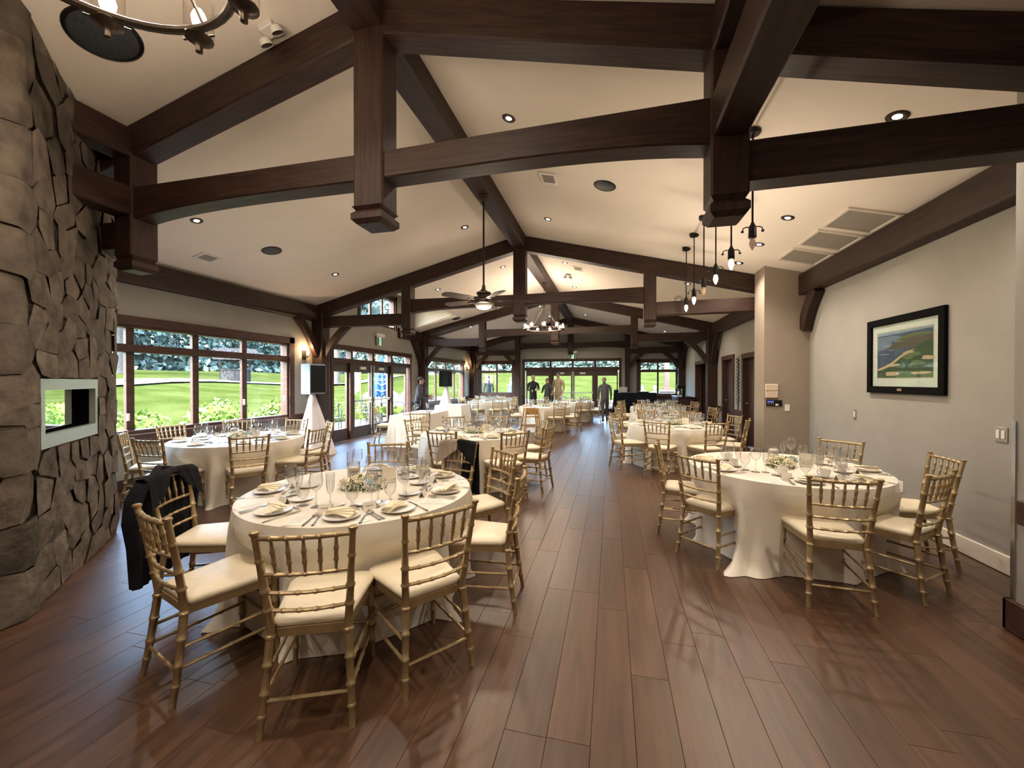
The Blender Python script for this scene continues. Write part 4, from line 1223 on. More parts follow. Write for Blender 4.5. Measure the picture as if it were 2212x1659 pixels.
fl = MB(); prof = [(0, .001), (.031, .001), (.032, .003), (.012, .007), (.005, .014), (.0045, .05), (.006, .066), (.016, .085), (.023, .12), (.0255, .17), (.0265, .205), (.026, .2051)]
fl.lathe(prof, 18)
for i in range(9):                # cut facets round the bowl
    w = 2 * math.pi * i / 9; fl.tube([(.0165 * math.cos(w), .0165 * math.sin(w), .085), (.0235 * math.cos(w + .12), .0235 * math.sin(w + .12), .12), (.0258 * math.cos(w), .0258 * math.sin(w), .165)], .0013, 4)
flute_m = fl.mesh('glass', 'crystal', 60)
tent_m = MB().add([(-.04, -.02, 0), (.04, -.02, 0), (.04, 0, .042), (-.04, 0, .042), (-.04, .02, 0), (.04, .02, 0), (-.04, -.0188, 0), (.04, -.0188, 0), (.04, 0, .0408), (-.04, 0, .0408), (-.04, .0188, 0), (.04, .0188, 0)],
                  [(0, 1, 2, 3), (3, 2, 5, 4), (7, 6, 9, 8), (8, 9, 10, 11), (0, 3, 9, 6), (3, 4, 10, 9), (1, 7, 8, 2), (2, 8, 11, 5)]).mesh('card', 'card', 0)
menu_m = MB().box(-.05, .05, -.085, .085, 0, .0008).mesh('sheet', 'menu_paper', 0)
mi = MB(); g_ = random.Random(5)
for k in range(11):
    yy = .06 - k * .011; xx = -.035
    while xx < .03:
        ww = g_.uniform(.004, .012); mi.box(xx, min(.036, xx + ww), yy, yy + .0035, .0008, .0011); xx += ww + .004
    if k in (3, 7): continue
menu_ink = mi.mesh('printed_lines', 'ink_blue', 0)
MENU = [('sheet', menu_m, None), ('printed_lines', menu_ink, 0)]
vase_m = [('glass_cylinder', MB().lathe([(.0, .002), (.045, .002), (.047, .006), (.047, .16), (.0455, .16), (.0455, .008)], 24).mesh('glass_cylinder', 'crystal', 60), None),
          ('water', MB().lathe([(0, .006), (.044, .006), (.044, .10), (0, .10)], 20).mesh('water', 'frosted', 60), None),
          ('candle', MB().lathe([(0, .085), (.037, .085), (.042, .1), (.042, .118), (.03, .125), (0, .126)], 20).mesh('candle', 'wax', 60), None)]
def rose_mb(r=.034):
    mb = MB()
    for layer, (n, tilt, rr) in enumerate(((3, .15, .35), (4, .45, .62), (5, .8, .85), (6, 1.1, 1.0))):
        for k in range(n):
            w = 2 * math.pi * k / n + layer * .7; vs = []
            for i in range(4):
                for j in range(5):
                    u = i / 3; v = (j / 4 - .5) * 2
                    rad = r * rr * (.35 + .65 * u * (math.sin(tilt) + .25)); hh = r * (.2 + u * (1.15 - .35 * layer * .7)) - r * .12 * v * v + (-.004 * layer * u * u)
                    a = w + v * (1.25 / n * 2.0)
                    vs.append((rad * math.cos(a), rad * math.sin(a), hh))
            mb.add(vs, [(i * 5 + j, i * 5 + j + 1, i * 5 + j + 6, i * 5 + j + 5) for i in range(3) for j in range(4)])
    return mb
ROSE = {c: rose_mb().mesh('rose', c, 80) for c in ('rose_white', 'rose_blue')}
def bouquet(seed, nb=420):
    g = random.Random(seed); lf = leaf_cloud(150, (0, 0, .02), (.15, .10, .055), .017, .5, .5, seed, .004); bl = MB()
    for _ in range(nb):
        w = g.uniform(0, 6.283); q = g.uniform(0, 1) ** .5; x, y = .15 * q * math.cos(w), .10 * q * math.sin(w)
        z = .006 + .068 * math.sqrt(max(0, 1 - q * q * .96)) * g.uniform(.75, 1.05)
        s = g.uniform(.0042, .0075)
        bl.add([(x + s, y, z), (x - s, y, z), (x, y + s, z), (x, y - s, z), (x, y, z + s), (x, y, z - s)], [(0, 2, 4), (2, 1, 4), (1, 3, 4), (3, 0, 4), (2, 0, 5), (1, 2, 5), (3, 1, 5), (0, 3, 5)])
    return [('foliage', lf.mesh('foliage', 'leaf_dark', 0), None), ('blossoms', bl.mesh('blossoms', 'blossom', 0), None)]
BQ = [bouquet(3), bouquet(9)]
GRP = {}
def put(spec, name, lab, cat, x, y, z, rz, group):
    if not isinstance(spec, list): spec = [(name, spec, None)]
    return inst(spec, name, lab, cat, (x, y, z), rz, group)
FULL = ('chimney', 'golf', 'lawn', 'aisle', 'pier', 'third')
NAMES = {}
for ti, (tk, (tx, ty)) in enumerate(TABLES.items()):
    rr = .785
    t = empty('round_table', (tx, ty, 0), label='round folding table under its cloth, ' + TNAME[tk], cat='table', group='round dinner tables')
    part('tabletop', MB().lathe([(0, .673), (rr - .02, .673), (rr - .016, .683), (rr - .016, .700), (rr - .02, .706), (0, .706)], 40), 'oak', t)
    for s in (-1, 1):
        for q in (-1, 1): part('leg', MB().tube([(s * .22, q * .18, .673), (s * .24, q * .2, .0)], .014, 8), 'steel', t)
    tag(single('tablecloth', cloth_mb(rr, ZT - .001, 40 + ti, chairs=[(a_ * D2R, d_ - .262 - .235) for a_, d_ in CHAIRS[tk]]), 'satin_cloth', 'ivory floor-length cloth on the ' + TNAME[tk], 'tablecloth', (tx, ty, 0), 0, 'ivory table cloths', 60), None)
    sn = seat_names(tk); det = tk in FULL
    tn = TNAME[tk]
    for ci, (ang, dist) in enumerate(CHAIRS[tk]):
        a = ang * D2R; seat = sn[ang]
        # chair: rear feet at the measured distance, facing the table centre
        d = dist - .262
        lab = 'gold bamboo chair, ' + seat + ' of the ' + tn
        if tk == 'chimney' and ang == -157: lab = 'gold bamboo chair under the dark jacket at the chimney-side table'
        if tk == 'chimney' and ang == 78: lab = 'gold bamboo chair under two jackets, behind the chimney-side table'
        if tk == 'chimney' and ang == -66: lab = 'gold bamboo chair with its back to the camera at the chimney-side table'
        inst(CH, 'chiavari_chair', lab, 'chair', (tx + d * math.cos(a), ty + d * math.sin(a), 0), a + math.pi / 2 + (.28 if (tk, ang) == ('golf', -150) else 0), 'gold chairs of the ' + tn)
        # place setting
        jr = random.Random(ti * 100 + ci)
        rz = a + math.pi / 2
        ca, sa = math.cos(a), math.sin(a)
        def PS(r, l):          # r = distance from the table centre, l = sideways, positive to the diner's right hand
            r += .038
            return tx + r * ca + l * (-sa), ty + r * sa + l * ca
        at_ = seat + ' of the ' + tn
        S = lambda r, l: PS(r + jr.uniform(-.008, .008), l + jr.uniform(-.008, .008))
        def item(spec, nm, lab, cat, r, l, z=ZT, turn=0, grp=None):
            x, y = S(r, l); return put(spec, nm, lab + ' at the ' + at_, cat, x, y, z, rz + turn * D2R + jr.uniform(-.12, .12), (grp or nm.replace('_', ' ') + 's') + ' of the ' + tn)
        item(plate_m, 'plate', 'white plate', 'plate', .60, 0)
        item(NAP[(ci + ti) % 4], 'napkin', 'folded ivory napkin', 'napkin', .60, 0, ZT + .0062, jr.choice((20, 60, -30, 150)))
        item(wine_m, 'wine_glass', 'clear wine glass', 'glass', .40, .13)
        item(goblet_m, 'water_goblet', 'short water goblet', 'glass', .42, .03 if det else .05)
        item(flute_m, 'champagne_flute', 'cut champagne flute', 'glass', .33, .17)
        if det:
            item(fork_m, 'dinner_fork', 'inner dinner fork', 'fork', .61, -.125)
            item(fork_m, 'salad_fork', 'outer salad fork', 'fork', .61, -.155)
            item(knife_m, 'knife', 'table knife', 'knife', .62, .125)
            item(spoon_m, 'spoon', 'dessert spoon laid across', 'spoon', .475, -.02, ZT, 90)
        if tk == 'golf': 
            item([('saucer', saucer_m, None)], 'saucer', 'white saucer', 'saucer', .38, -.12)
            item(CUP, 'coffee_cup', 'white coffee cup', 'cup', .38, -.12, ZT + .0075, 140)
        elif det:
            item(bread_m, 'bread_plate', 'small bread plate', 'plate', .36, -.10)
        if tk in ('chimney', 'golf', 'lawn', 'aisle'):
            o = item([('card', tent_m, None)], 'place_card', 'folded name card', 'card', .47, -.12, ZT, 0)
            NAMES[(tk, ang)] = o
            item(MENU, 'menu_card', 'printed menu sheet', 'menu', .60, -.235, ZT)
    # table centre
    cx, cy = tx, ty
    o = put(BQ[ti % 2], 'flower_arrangement', 'low bouquet of tiny white blossoms and roses on the ' + tn, 'flowers', cx, cy, ZT, ti * .9 + .15, 'table bouquets')
    o.scale = (1.2, 1.2, 1.2)
    for k, (c, bx, by) in enumerate((('rose_white', -.075, -.06), ('rose_blue', .07, -.062), ('rose_white', .05, .065), ('rose_white', -.05, .06))):
        q = link('rose', ROSE[c], o, (bx, by, .042), k); q.rotation_euler = (-by * 14, bx * 7, k)
        if c == 'rose_blue': q['label'] = 'pale blue rose'
    wv = (math.atan2(-ty, -tx) + math.pi / 2)
    put(vase_m, 'candle_vase', 'glass cylinder with a floating candle on the ' + tn, 'candle', cx + .19 * math.cos(wv + 1.9), cy + .19 * math.sin(wv + 1.9), ZT, 0, 'floating candles')
    q = empty('table_number', (cx + .22 * math.cos(wv + .5), cy + .22 * math.sin(wv + .5), ZT), wv, 'upright cream card holder in the middle of the ' + tn, 'card', 'table cards')
    part('card', MB().box(-.055, .055, -.001, .001, .006, .12), 'card', q, 0); part('holder', MB().cbox(-.04, .04, -.012, .012, 0, .012, .003), 'porcelain', q)
# lettering on the name cards that can be read
for key, s in ((('chimney', -66), 'ALYSSA'), (('chimney', -38), 'WENDY')):
    o = NAMES[key]; c = o if o.type == 'MESH' else o.children[0]
    n_ = Vector((0, -.042, .02)).normalized()
    M = axes(Vector((0, -.0105, .0205)) + n_ * .0004, (1, 0, 0), Vector((0, .02, .042)).normalized())
    link('lettering', text_mb(s, .013, M, .0002).mesh('lettering', 'ink', 0), c)
# ------------------------------------------------------------------ jackets over chair backs
def jacket(tk, ang, dist, mt, lab, half=(-1, 1), seed=1, low=.34, open_front=True, sleeves=True, gw=.24):
    tx, ty = TABLES[tk]; a = ang * D2R; d = dist - .262
    o = empty('jacket', (tx + d * math.cos(a), ty + d * math.sin(a), 0), a + math.pi / 2, lab, 'jacket', None)
    g = random.Random(seed); mb = MB()
    nu, nv = 26, 22
    vs = []
    u0, u1 = half
    # profile over the top rail: v from the hem outside (back of the chair) over the rail to the inner fronts
    for i in range(nu + 1):
        u = u0 + (u1 - u0) * i / nu
        for j in range(nv + 1):
            t = j / nv
            sh = .018 * u * u
            top = .935 * CZ - sh
            if t < .62:
                q = t / .62; z = low + (top - low) * q ** .92; yb = px(min(.905, max(z / CZ, .05)))[1] - .038 - .045 * (1 - q) - .012 * math.sin(7 * u + 3 * q)
            elif t < .72:
                q = (t - .62) / .10; w = math.pi * q; z = top + .012 * math.sin(w); yb = px(.905)[1] - .038 * math.cos(w)
            else:
                q = (t - .72) / .28; z = top - (top - .66) * q * (.35 + .65 * abs(u)); yb = px(min(.905, z / CZ))[1] + .036 + .01 * math.sin(6 * u)
            x = u * (gw + .02 * (1 - (z - low) / (top - low)) + .008 * math.sin(9 * z + 2 * u))
            if t > .72 and open_front:
                q = (t - .72) / .28; s_ = 1 if u > 0 else -1
                x = s_ * (abs(x) * (1 - .25 * q) + .075 * q)
            vs.append((x, yb + .006 * math.sin(23 * u + 11 * t), z))
    m_ = nv + 1
    fs = []
    for i in range(nu):
        for j in range(nv):
            if open_front and u0 < 0 < u1 and j > nv * .76 and abs(u0 + (u1 - u0) * (i + .5) / nu) < .10 + .5 * (j / nv - .76): continue
            fs.append((i * m_ + j, (i + 1) * m_ + j, (i + 1) * m_ + j + 1, i * m_ + j + 1))
    mb.add(vs, fs)
    part('body', mb, mt, o, 70)
    if sleeves:
        for s in (-1, 1):
            if not u0 <= s <= u1: continue
            part('sleeve', MB().tube([(s * gw * .96, -.28, .855), (s * (gw + .035), -.30, .76), (s * (gw + .04), -.315, .62), (s * (gw + .02), -.31, .46), (s * (gw + .015), -.305, low + .02)], [.05, .062, .058, .05, .044], 12, True, .62), mt, o, 70)
        c = MB().tube([(-.11, -.30, .885), (0, -.335, .915), (.11, -.30, .885)], [.02, .026, .02], 8, True, .6)
        if half == (-1, 1): part('collar', c, mt, o, 70)
    return o
jacket('chimney', -157, 1.245, 'black_cloth', 'black suit jacket hung over a chair back beside the chimney-side table', low=.20)
jacket('chimney', 78, 1.28, 'beige_cloth', 'beige jacket folded over half of a chair back behind the chimney-side table', (.05, 1.12), 3, .38, False, False, .205)
jacket('chimney', 78, 1.28, 'black_cloth', 'black jacket beside the beige one on the same chair back', (-1.0, -.02), 5, .36, False, False, .205)

# ------------------------------------------------------------------ loudspeakers on draped stands
def speaker(x, y, rz, z0, h, side_mat, lab, lab2):
    o = empty('loudspeaker', (x, y, z0), rz, lab, 'speaker')
    mb = MB().prism([(-.15, -.14), (.15, -.14), (.19, .0), (.19, .16), (-.19, .16), (-.19, .0)], h)
    bmx = mb
    part('cabinet', bmx, side_mat, o)
    part('grille', MB().cbox(-.175, .175, .158, .175, .03, h - .03, .006), 'speaker_grille', o)
    for zz in (.0, h - .03):
        part('corner_foot', MB().cbox(-.2, -.17, -.02, .165, zz, zz + .03, .004), 'black_metal', o)
    s = empty('speaker_stand', (x, y, 0), rz, lab2, 'stand')
    part('pole', MB().tube([(0, 0, .02), (0, 0, z0)], .018, 10), 'black_metal', s)
    for k in range(3):
        w = 2 * math.pi * k / 3 + .5
        part('leg', MB().tube([(0, 0, .75), (.40 * math.cos(w), .40 * math.sin(w), .02)], .012, 8), 'black_metal', s)
    n = 60; vs = []; K = 10
    for k in range(K + 1):
        t = k / K; z = (z0 - .004) * (1 - t) + .003 * t
        for i in range(n):
            w = 2 * math.pi * i / n
            tri = .72 + .28 * abs(math.cos(1.5 * (w - .5))) ** 1.5
            r = (.045 + .40 * t) * (tri if t > .1 else 1) + .010 * t * math.sin(11 * w) + .006 * t * math.sin(23 * w)
            vs.append((r * math.cos(w), r * math.sin(w), z))
    part('scrim', MB().add(vs, [(k * n + i, k * n + n + i, k * n + n + (i + 1) % n, k * n + (i + 1) % n) for k in range(K) for i in range(n)]), 'scrim', s, 60)
    c = MB().tube([(.05, -.05, z0 + .02), (.02, -.16, z0 - .06), (.03, -.13, z0 - .2), (.06, -.1, z0 - .34)], .006, 6)
    part('cable', c, 'black_metal', o).location = (0, 0, -z0)
speaker(-5.86, 6.92, -100 * D2R, 1.24, .60, 'speaker_grey', 'grey loudspeaker with black grille beside the lawn window', 'white draped tripod stand under the grey loudspeaker')
speaker(-5.60, 13.1, 170 * D2R, 1.30, .56, 'speaker_grille', 'small black loudspeaker in front of the far garden window', 'white draped tripod stand under the small black loudspeaker')

# ------------------------------------------------------------------ draped serving tables by the garden doors
def box_cloth(w, l, zt, seed):
    """floor-length cloth over a rectangular table, w along x, l along y"""
    g = random.Random(seed); per = []
    N = 34; M_ = 60; rc = .02
    for i in range(N): per.append((-w / 2 + w * i / N, -l / 2, 0, -1))
    for i in range(M_): per.append((w / 2, -l / 2 + l * i / M_, 1, 0))
    for i in range(N): per.append((w / 2 - w * i / N, l / 2, 0, 1))
    for i in range(M_): per.append((-w / 2, l / 2 - l * i / M_, -1, 0))
    n = len(per); vs = []; K = 10; p1, p2 = g.uniform(0, 6), g.uniform(0, 6)
    for k in range(K + 2):
        t = max(0, (k - 1)) / K
        for i, (x, y, nx, ny) in enumerate(per):
            cx, cy = abs(x) / (w / 2), abs(y) / (l / 2)
            corner = max(0, min(cx, cy) - .72) / .28
            if nx == 0: ex = math.copysign(1, x) * corner
            s = i / n * 2 * math.pi
            f = .5 * math.sin(13 * s + p1) + .35 * math.sin(29 * s + p2) + .2 * math.sin(47 * s)
            off = t * .02 + t * .022 * f + corner ** 2 * .07 * t ** 1.5 + (.02 if t > .95 else 0)
            dx, dy = nx, ny
            if corner > 0: dx, dy = nx + (math.copysign(corner, x) if nx == 0 else 0), ny + (math.copysign(corner, y) if ny == 0 else 0)
            z = zt if k == 0 else zt - .004 - (zt - .01) * t
            vs.append((x + dx * off, y + dy * off, max(.004, z)))
    fs = [(k * n + i, (k + 1) * n + i, (k + 1) * n + (i + 1) % n, k * n + (i + 1) % n) for k in range(K + 1) for i in range(n)]
    o = len(vs); vs.append((0, 0, zt)); fs += [(o, i, (i + 1) % n) for i in range(n)]
    return MB().add(vs, fs)
def serving(x, y, w, l, rz, zt, name, seed):
    t = empty('folding_table', (x, y, 0), rz, 'folding table under the cloth of the ' + name, 'table')
    part('tabletop', MB().cbox(-w / 2 + .02, w / 2 - .02, -l / 2 + .02, l / 2 - .02, zt - .035, zt - .006, .004), 'oak', t)
    for sx in (-1, 1):
        for sy in (-1, 1): part('leg', MB().tube([(sx * (w / 2 - .08), sy * (l / 2 - .1), zt - .035), (sx * (w / 2 - .06), sy * (l / 2 - .06), 0)], .014, 8), 'steel', t)
    tag(single('tablecloth', box_cloth(w, l, zt, seed), 'satin_cloth', 'white floor-length cloth on the ' + name, 'tablecloth', (x, y, 0), rz, None, 60))
serving(-4.55, 9.08, .78, 1.72, 3 * D2R, ZT, 'long table by the garden doors', 71)
serving(-4.55, 11.12, .80, .80, 2 * D2R, .80, 'small table behind the long garden door one', 72)
for k, (dx, dy) in enumerate(((-.2, -.45), (.05, -.40), (-.15, .1), (.1, .15), (-.1, .55))):
    put(wine_m, 'wine_glass', ('first', 'second', 'third', 'fourth', 'fifth')[k] + ' wine glass along the long table by the garden doors', 'glass', -4.55 + dx, 9.08 + dy, ZT, 0, 'glasses on the long garden door table')
for k, (dx, dy) in enumerate(((-.12, -.55), (.12, -.12), (.0, .42))):
    put(plate_m, 'plate', ('near', 'middle', 'far')[k] + ' white plate on the long table by the garden doors', 'plate', -4.5 + dx, 9.0 + dy, ZT, k, 'plates on the long garden door table')
inst(CH, 'chiavari_chair', 'gold bamboo chair at the window side of the long garden door table', 'chair', (-5.28, 8.75, 0), -1.3, 'chairs at the long garden door table')
inst(CH, 'chiavari_chair', 'gold bamboo chair standing alone before the long garden door table', 'chair', (-3.72, 7.5, 0), 0.25, 'loose gold chairs by the long garden door table')

# ------------------------------------------------------------------ wooden high chair
o = empty('high_chair', (-2.17, 10.98, 0), 25 * D2R, 'honey wooden high chair in front of a round table', 'high chair')
for s in (-1, 1):
    for (a, b) in (((s * .16, -.13, .72), (s * .24, -.25, .03)), ((s * .16, .13, .72), (s * .24, .25, .03))):
        part('leg', MB().sweep([b, a], .035, .05, (1, 0, 0), .006), 'oak', o)
    part('foot_rail', MB().sweep([(s * .24, -.28, .02), (s * .24, .28, .02)], .035, .035, (1, 0, 0), .006), 'oak', o)
    part('arm_rail', MB().sweep([(s * .165, -.17, .73), (s * .165, .17, .73)], .035, .05, (1, 0, 0), .006), 'oak', o)
    part('side_rail', MB().sweep([(s * .185, -.165, .5), (s * .185, .165, .5)], .03, .05, (1, 0, 0), .006), 'oak', o)
for y, z, h in ((-.15, .66, .17), (.15, .72, .05), (-.2, .25, .04), (.2, .25, .04)):
    part('cross_panel' if h > .1 else 'cross_rail', MB().sweep([(-.2 if z < .4 else -.16, y, z), (.2 if z < .4 else .16, y, z)], .02, h, (0, 1, 0), .005), 'oak', o)
part('seat', MB().cbox(-.17, .17, -.15, .15, .5, .52, .005), 'oak', o)

# ------------------------------------------------------------------ bar with laptop, coffee counter
t = empty('bar_table', (.93, 17.15, 0), 0, 'tall folding table under black cloth beside the end doors', 'table')
part('tabletop', MB().cbox(-.8, .8, -.28, .28, .99, 1.018, .004), 'oak', t)
for s in (-1, 1): part('leg', MB().cbox(s * .7 - .03, s * .7 + .03, -.25, .25, 0, .99, .004), 'steel', t)
cl = box_cloth(.6, 1.64, 1.024, 81); cl.v = [(y, -x, z) for x, y, z in cl.v]
single('bar_cloth', cl, 'black_cloth', 'black floor-length cloth on the bar table beside the end doors', 'tablecloth', (.93, 17.15, 0), 0, None, 60)
o = empty('laptop', (.47, 17.12, 1.026), .1, 'silver laptop standing open on the black bar cloth', 'laptop')
part('keyboard_base', MB().cbox(-.16, .16, -.11, .11, 0, .016, .004), 'steel', o)
l = MB().cbox(-.16, .16, -.005, .004, 0, .22, .003).xf(Matrix.Translation((0, -.11, .012)) @ Matrix.Rotation(14 * D2R, 4, 'X'))
lid = part('lid', l, 'white_plastic', o)
link('lid_emblem', MB().lathe([(0, -.0), (.018, 0)], 16, (0, 0, 0), Matrix.Translation((0, -.111, .125)) @ Matrix.Rotation(104 * D2R, 4, 'X')).mesh('lid_emblem', 'steel', 0), lid)
o = empty('cash_box', (.2, 17.1, 1.026), .2, 'small dark box beside the silver laptop', 'box')
part('body', MB().cbox(-.09, .09, -.08, .08, 0, .09, .008), 'black_metal', o); part('lid', MB().cbox(-.085, .085, -.03, .075, .09, .12, .006), 'bronze', o)
o = empty('mixing_board', (1.25, 17.12, 1.026), 0, 'low black mixing board with a lamp on the bar table', 'mixer')
part('body', MB().cbox(-.22, .22, -.13, .13, 0, .05, .008), 'black_metal', o); part('lamp', MB().lathe([(0, .05), (.014, .055), (.014, .07), (0, .075)], 10, (-.1, -.05, 0)), 'white_plastic', o)
o = empty('service_counter', (2.62, 16.35, 0), 0, 'dark service counter against the wall by the end window', 'counter')
part('cabinet', MB().cbox(-.24, .30, -.75, .75, .004, .88, .005), 'door_wood', o); part('counter_top', MB().cbox(-.28, .33, -.78, .78, .88, .92, .006), 'black_metal', o)
for k in (-1, 0, 1):
    d = part('door', MB().cbox(-.26, -.24, k * .49 - .23, k * .49 + .23, .08, .85, .004), 'trim_wood', o)
    link('door_handle', MB().tube([(-.275, k * .49 + .16, .55), (-.275, k * .49 + .16, .68)], .008, 6).mesh('door_handle', 'steel'), d)
o = empty('coffee_machine', (2.5, 15.95, .921), math.pi / 2, 'black coffee maker with a steel pot on the dark counter', 'coffee maker')
part('body', MB().cbox(-.11, .11, -.15, -.04, 0, .42, .012), 'black_metal', o); part('head', MB().cbox(-.11, .11, -.06, .13, .30, .43, .012), 'black_metal', o)
part('base', MB().cbox(-.11, .11, -.06, .14, 0, .04, .008), 'black_metal', o)
c = part('pot', MB().lathe([(0, .042), (.06, .042), (.075, .07), (.07, .15), (.04, .2), (.045, .215), (0, .22)], 18, (0, .05, 0)), 'steel', o)
link('pot_handle', MB().tube([(0, .115, .19), (0, .165, .17), (0, .165, .1), (0, .122, .08)], .009, 6).mesh('pot_handle', 'black_metal'), c)
o = empty('orchid_pot', (2.52, 16.4, .921), 0, 'small white orchid in a pot beside the coffee maker', 'plant')
part('pot', MB().lathe([(0, 0), (.045, 0), (.06, .1), (.055, .1), (0, .085)], 16), 'white_plastic', o)
part('stem', MB().tube([(0, 0, .08), (-.02, 0, .3), (-.1, 0, .45)], .004, 5), 'leaf_dark', o)
fl_ = MB()
for k in range(6):
    for j in range(5):
        w = 2 * math.pi * j / 5; cx, cz = -.03 - .016 * k, .34 + .02 * k
        fl_.add([(cx, -.005, cz), (cx + .03 * math.cos(w - .4), -.02, cz + .03 * math.sin(w - .4)), (cx + .04 * math.cos(w), -.015, cz + .04 * math.sin(w)), (cx + .03 * math.cos(w + .4), -.02, cz + .03 * math.sin(w + .4))], [(0, 1, 2, 3)])
part('blossoms', fl_, 'cloth_white', o, 0)
for k in range(4): put(CUP, 'coffee_cup', ('first', 'second', 'third', 'fourth')[k] + ' white cup on the dark service counter', 'cup', 2.42 + .05 * (k % 2), 15.68 + .09 * k - (.0 if k < 3 else .35), .921, k, 'cups on the service counter')

# ------------------------------------------------------------------ wall pictures, plates, switches
o = empty('framed_picture', (XR, 5.07, 1.78), 0, 'framed golf coast picture with a black frame and white mat', 'picture')
def rbox(mb, y0, y1, z0, z1, o0, o1, c=.0):
    return mb.cbox(-o1, -o0, y0, y1, z0, z1, c) if c else mb.box(-o1, -o0, y0, y1, z0, z1)
W2, H2, fw = .57, .415, .075
f = MB()
for q in ((-W2, W2, H2 - fw, H2), (-W2, W2, -H2, -H2 + fw), (-W2, -W2 + fw, -H2 + fw, H2 - fw), (W2 - fw, W2, -H2 + fw, H2 - fw)): rbox(f, *q, .002, .035, .004)
part('frame', f, 'soot_black', o)
part('mat_board', rbox(MB(), -W2 + fw, W2 - fw, -H2 + fw, H2 - fw, .004, .012), 'white_plastic', o)
b = MB()
for q in ((-.42, .42, -.255, .265), ): rbox(b, *q, .0121, .0127)
part('mat_bevel', b, 'beige_plastic', o)
mat('print_sea', (.06, .08, .14), .5); mat('print_sea_pale', (.16, .20, .28), .5); mat('print_sky', (.28, .34, .42), .5); mat('print_cliff', (.11, .085, .06), .6); mat('print_green', (.045, .075, .03), .6); mat('print_green_pale', (.13, .17, .06), .6); mat('print_sand', (.58, .40, .27), .6); mat('print_foam', (.5, .47, .42), .6)
# print plane: u to the viewer's right is -y, origin at the lower corner, 0.82 wide and 0.49 high
def shape(name, pts, mt, lay):
    mb = MB(); dx = -.0127 - .0003 * lay
    P = [(dx, .41 - u * .82, -.245 + v * .50) for u, v in pts]
    mb.add(P, [tuple(range(len(P)))])
    return link(name, mb.mesh(name, mt, 0), PR)
PR = part('print', MB().add([(-.0129, .41 - u * .82, -.245 + v * .50) for u, v in ((0, 0), (1, 0), (1, 1), (0, 1))], [(0, 1, 2, 3)]), 'print_sea', o, 0)
g = random.Random(4)
def blob(cx, cy, rx, ry, n=18, a=.18, sk=0):
    ph = g.uniform(0, 6); return [(cx + rx * math.cos(w) * (1 + a * math.sin(3 * w + ph)) + sk * math.sin(w), cy + ry * math.sin(w) * (1 + a * math.sin(2 * w + ph))) for w in [2 * math.pi * i / n for i in range(n)]]
shape('print_sky', [(0, .93), (.5, .945), (1, .96), (1, 1), (0, 1)], 'print_sky', 1)
shape('print_water', [(0, .60), (.3, .66), (.28, .78), (.5, .86), (.3, .92), (0, .90)], 'print_sea_pale', 1)
shape('print_land', [(0, .0), (1, 0), (1, .80), (.86, .70), (.74, .60), (.55, .56), (.42, .46), (.30, .36), (.14, .27), (0, .22)], 'print_green', 2)
shape('print_cliff', [(.24, .66), (.30, .74), (.42, .80), (.62, .86), (.82, .88), (1, .84), (1, .76), (.88, .72), (.74, .62), (.58, .60), (.5, .62), (.40, .60), (.30, .62)], 'print_cliff', 3)
shape('print_headland', [(.34, .80), (.5, .865), (.7, .905), (.9, .90), (1, .87), (1, .83), (.8, .86), (.6, .84), (.45, .81)], 'print_green_pale', 4)
shape('print_beach', [(0, .20), (.14, .25), (.30, .34), (.42, .44), (.56, .55), (.72, .58), (.60, .50), (.48, .43), (.36, .33), (.22, .23), (.08, .17), (0, .16)], 'print_sand', 4)
for cx, cy, rx, ry in ((.29, .085, .13, .055), (.31, .27, .13, .035), (.92, .39, .10, .045), (.80, .095, .17, .03), (.60, .52, .10, .018)): shape('print_bunker', blob(cx, cy, rx, ry), 'print_sand', 5)
for cx, cy, rx, ry in ((.75, .30, .12, .05), (.6, .42, .10, .04), (.7, .48, .12, .03)): shape('print_fairway', blob(cx, cy, rx, ry), 'print_green_pale', 3)
for cx, cy, rx in ((.2, .70, .10), (.28, .60, .06), (.14, .52, .12), (.4, .78, .08)): shape('print_foam', blob(cx, cy, rx, .006), 'print_foam', 4)
part('glazing', rbox(MB(), -W2 + fw, W2 - fw, -H2 + fw, H2 - fw, .0165, .0185), 'window_glass', o, 0)
part('name_plate', rbox(MB(), -.02, .045, -H2 + .03, -H2 + .055, .035, .037), 'gold_paint', o)
PY = 7.13
for z0, lab in ((1.345, 'upper square beige cover plate on the pier'), (1.235, 'lower square beige cover plate on the pier')):
    o = empty('cover_plate', (2.455, PY, z0 + .052), 0, lab, 'plate')
    part('plate', MB().cbox(-.085, .085, -.035, 0, -.052, .052, .006), 'beige_plastic', o); part('rim', MB().cbox(-.088, .088, -.012, 0, -.054, .054, .003), 'beige_plastic', o)
o = empty('control_panel', (2.49, PY, 1.155), 0, 'black control panel with blue lights on the pier', 'panel')
part('face', MB().cbox(-.11, .11, -.02, 0, -.045, .045, .003), 'black_metal', o)
b = MB()
for k in range(5): b.box(-.095 + k * .018, -.082 + k * .018, -.0215, -.02, .008, .03)
emit('panel_blue', (.12, .13, .55), .8); part('blue_display', b, 'panel_blue', o, 0)
b = MB()
for k in range(4): b.box(-.09 + k * .025, -.085 + k * .025, -.0215, -.02, -.022, -.004)
part('indicator_marks', b, 'white_plastic', o, 0); part('paper_label', MB().box(.015, .055, -.0225, -.02, -.043, -.012), 'white_plastic', o, 0)
o = empty('dimmer_switch', (2.675, PY, 1.08), 0, 'white rotary dimmer beside the black control panel', 'switch')
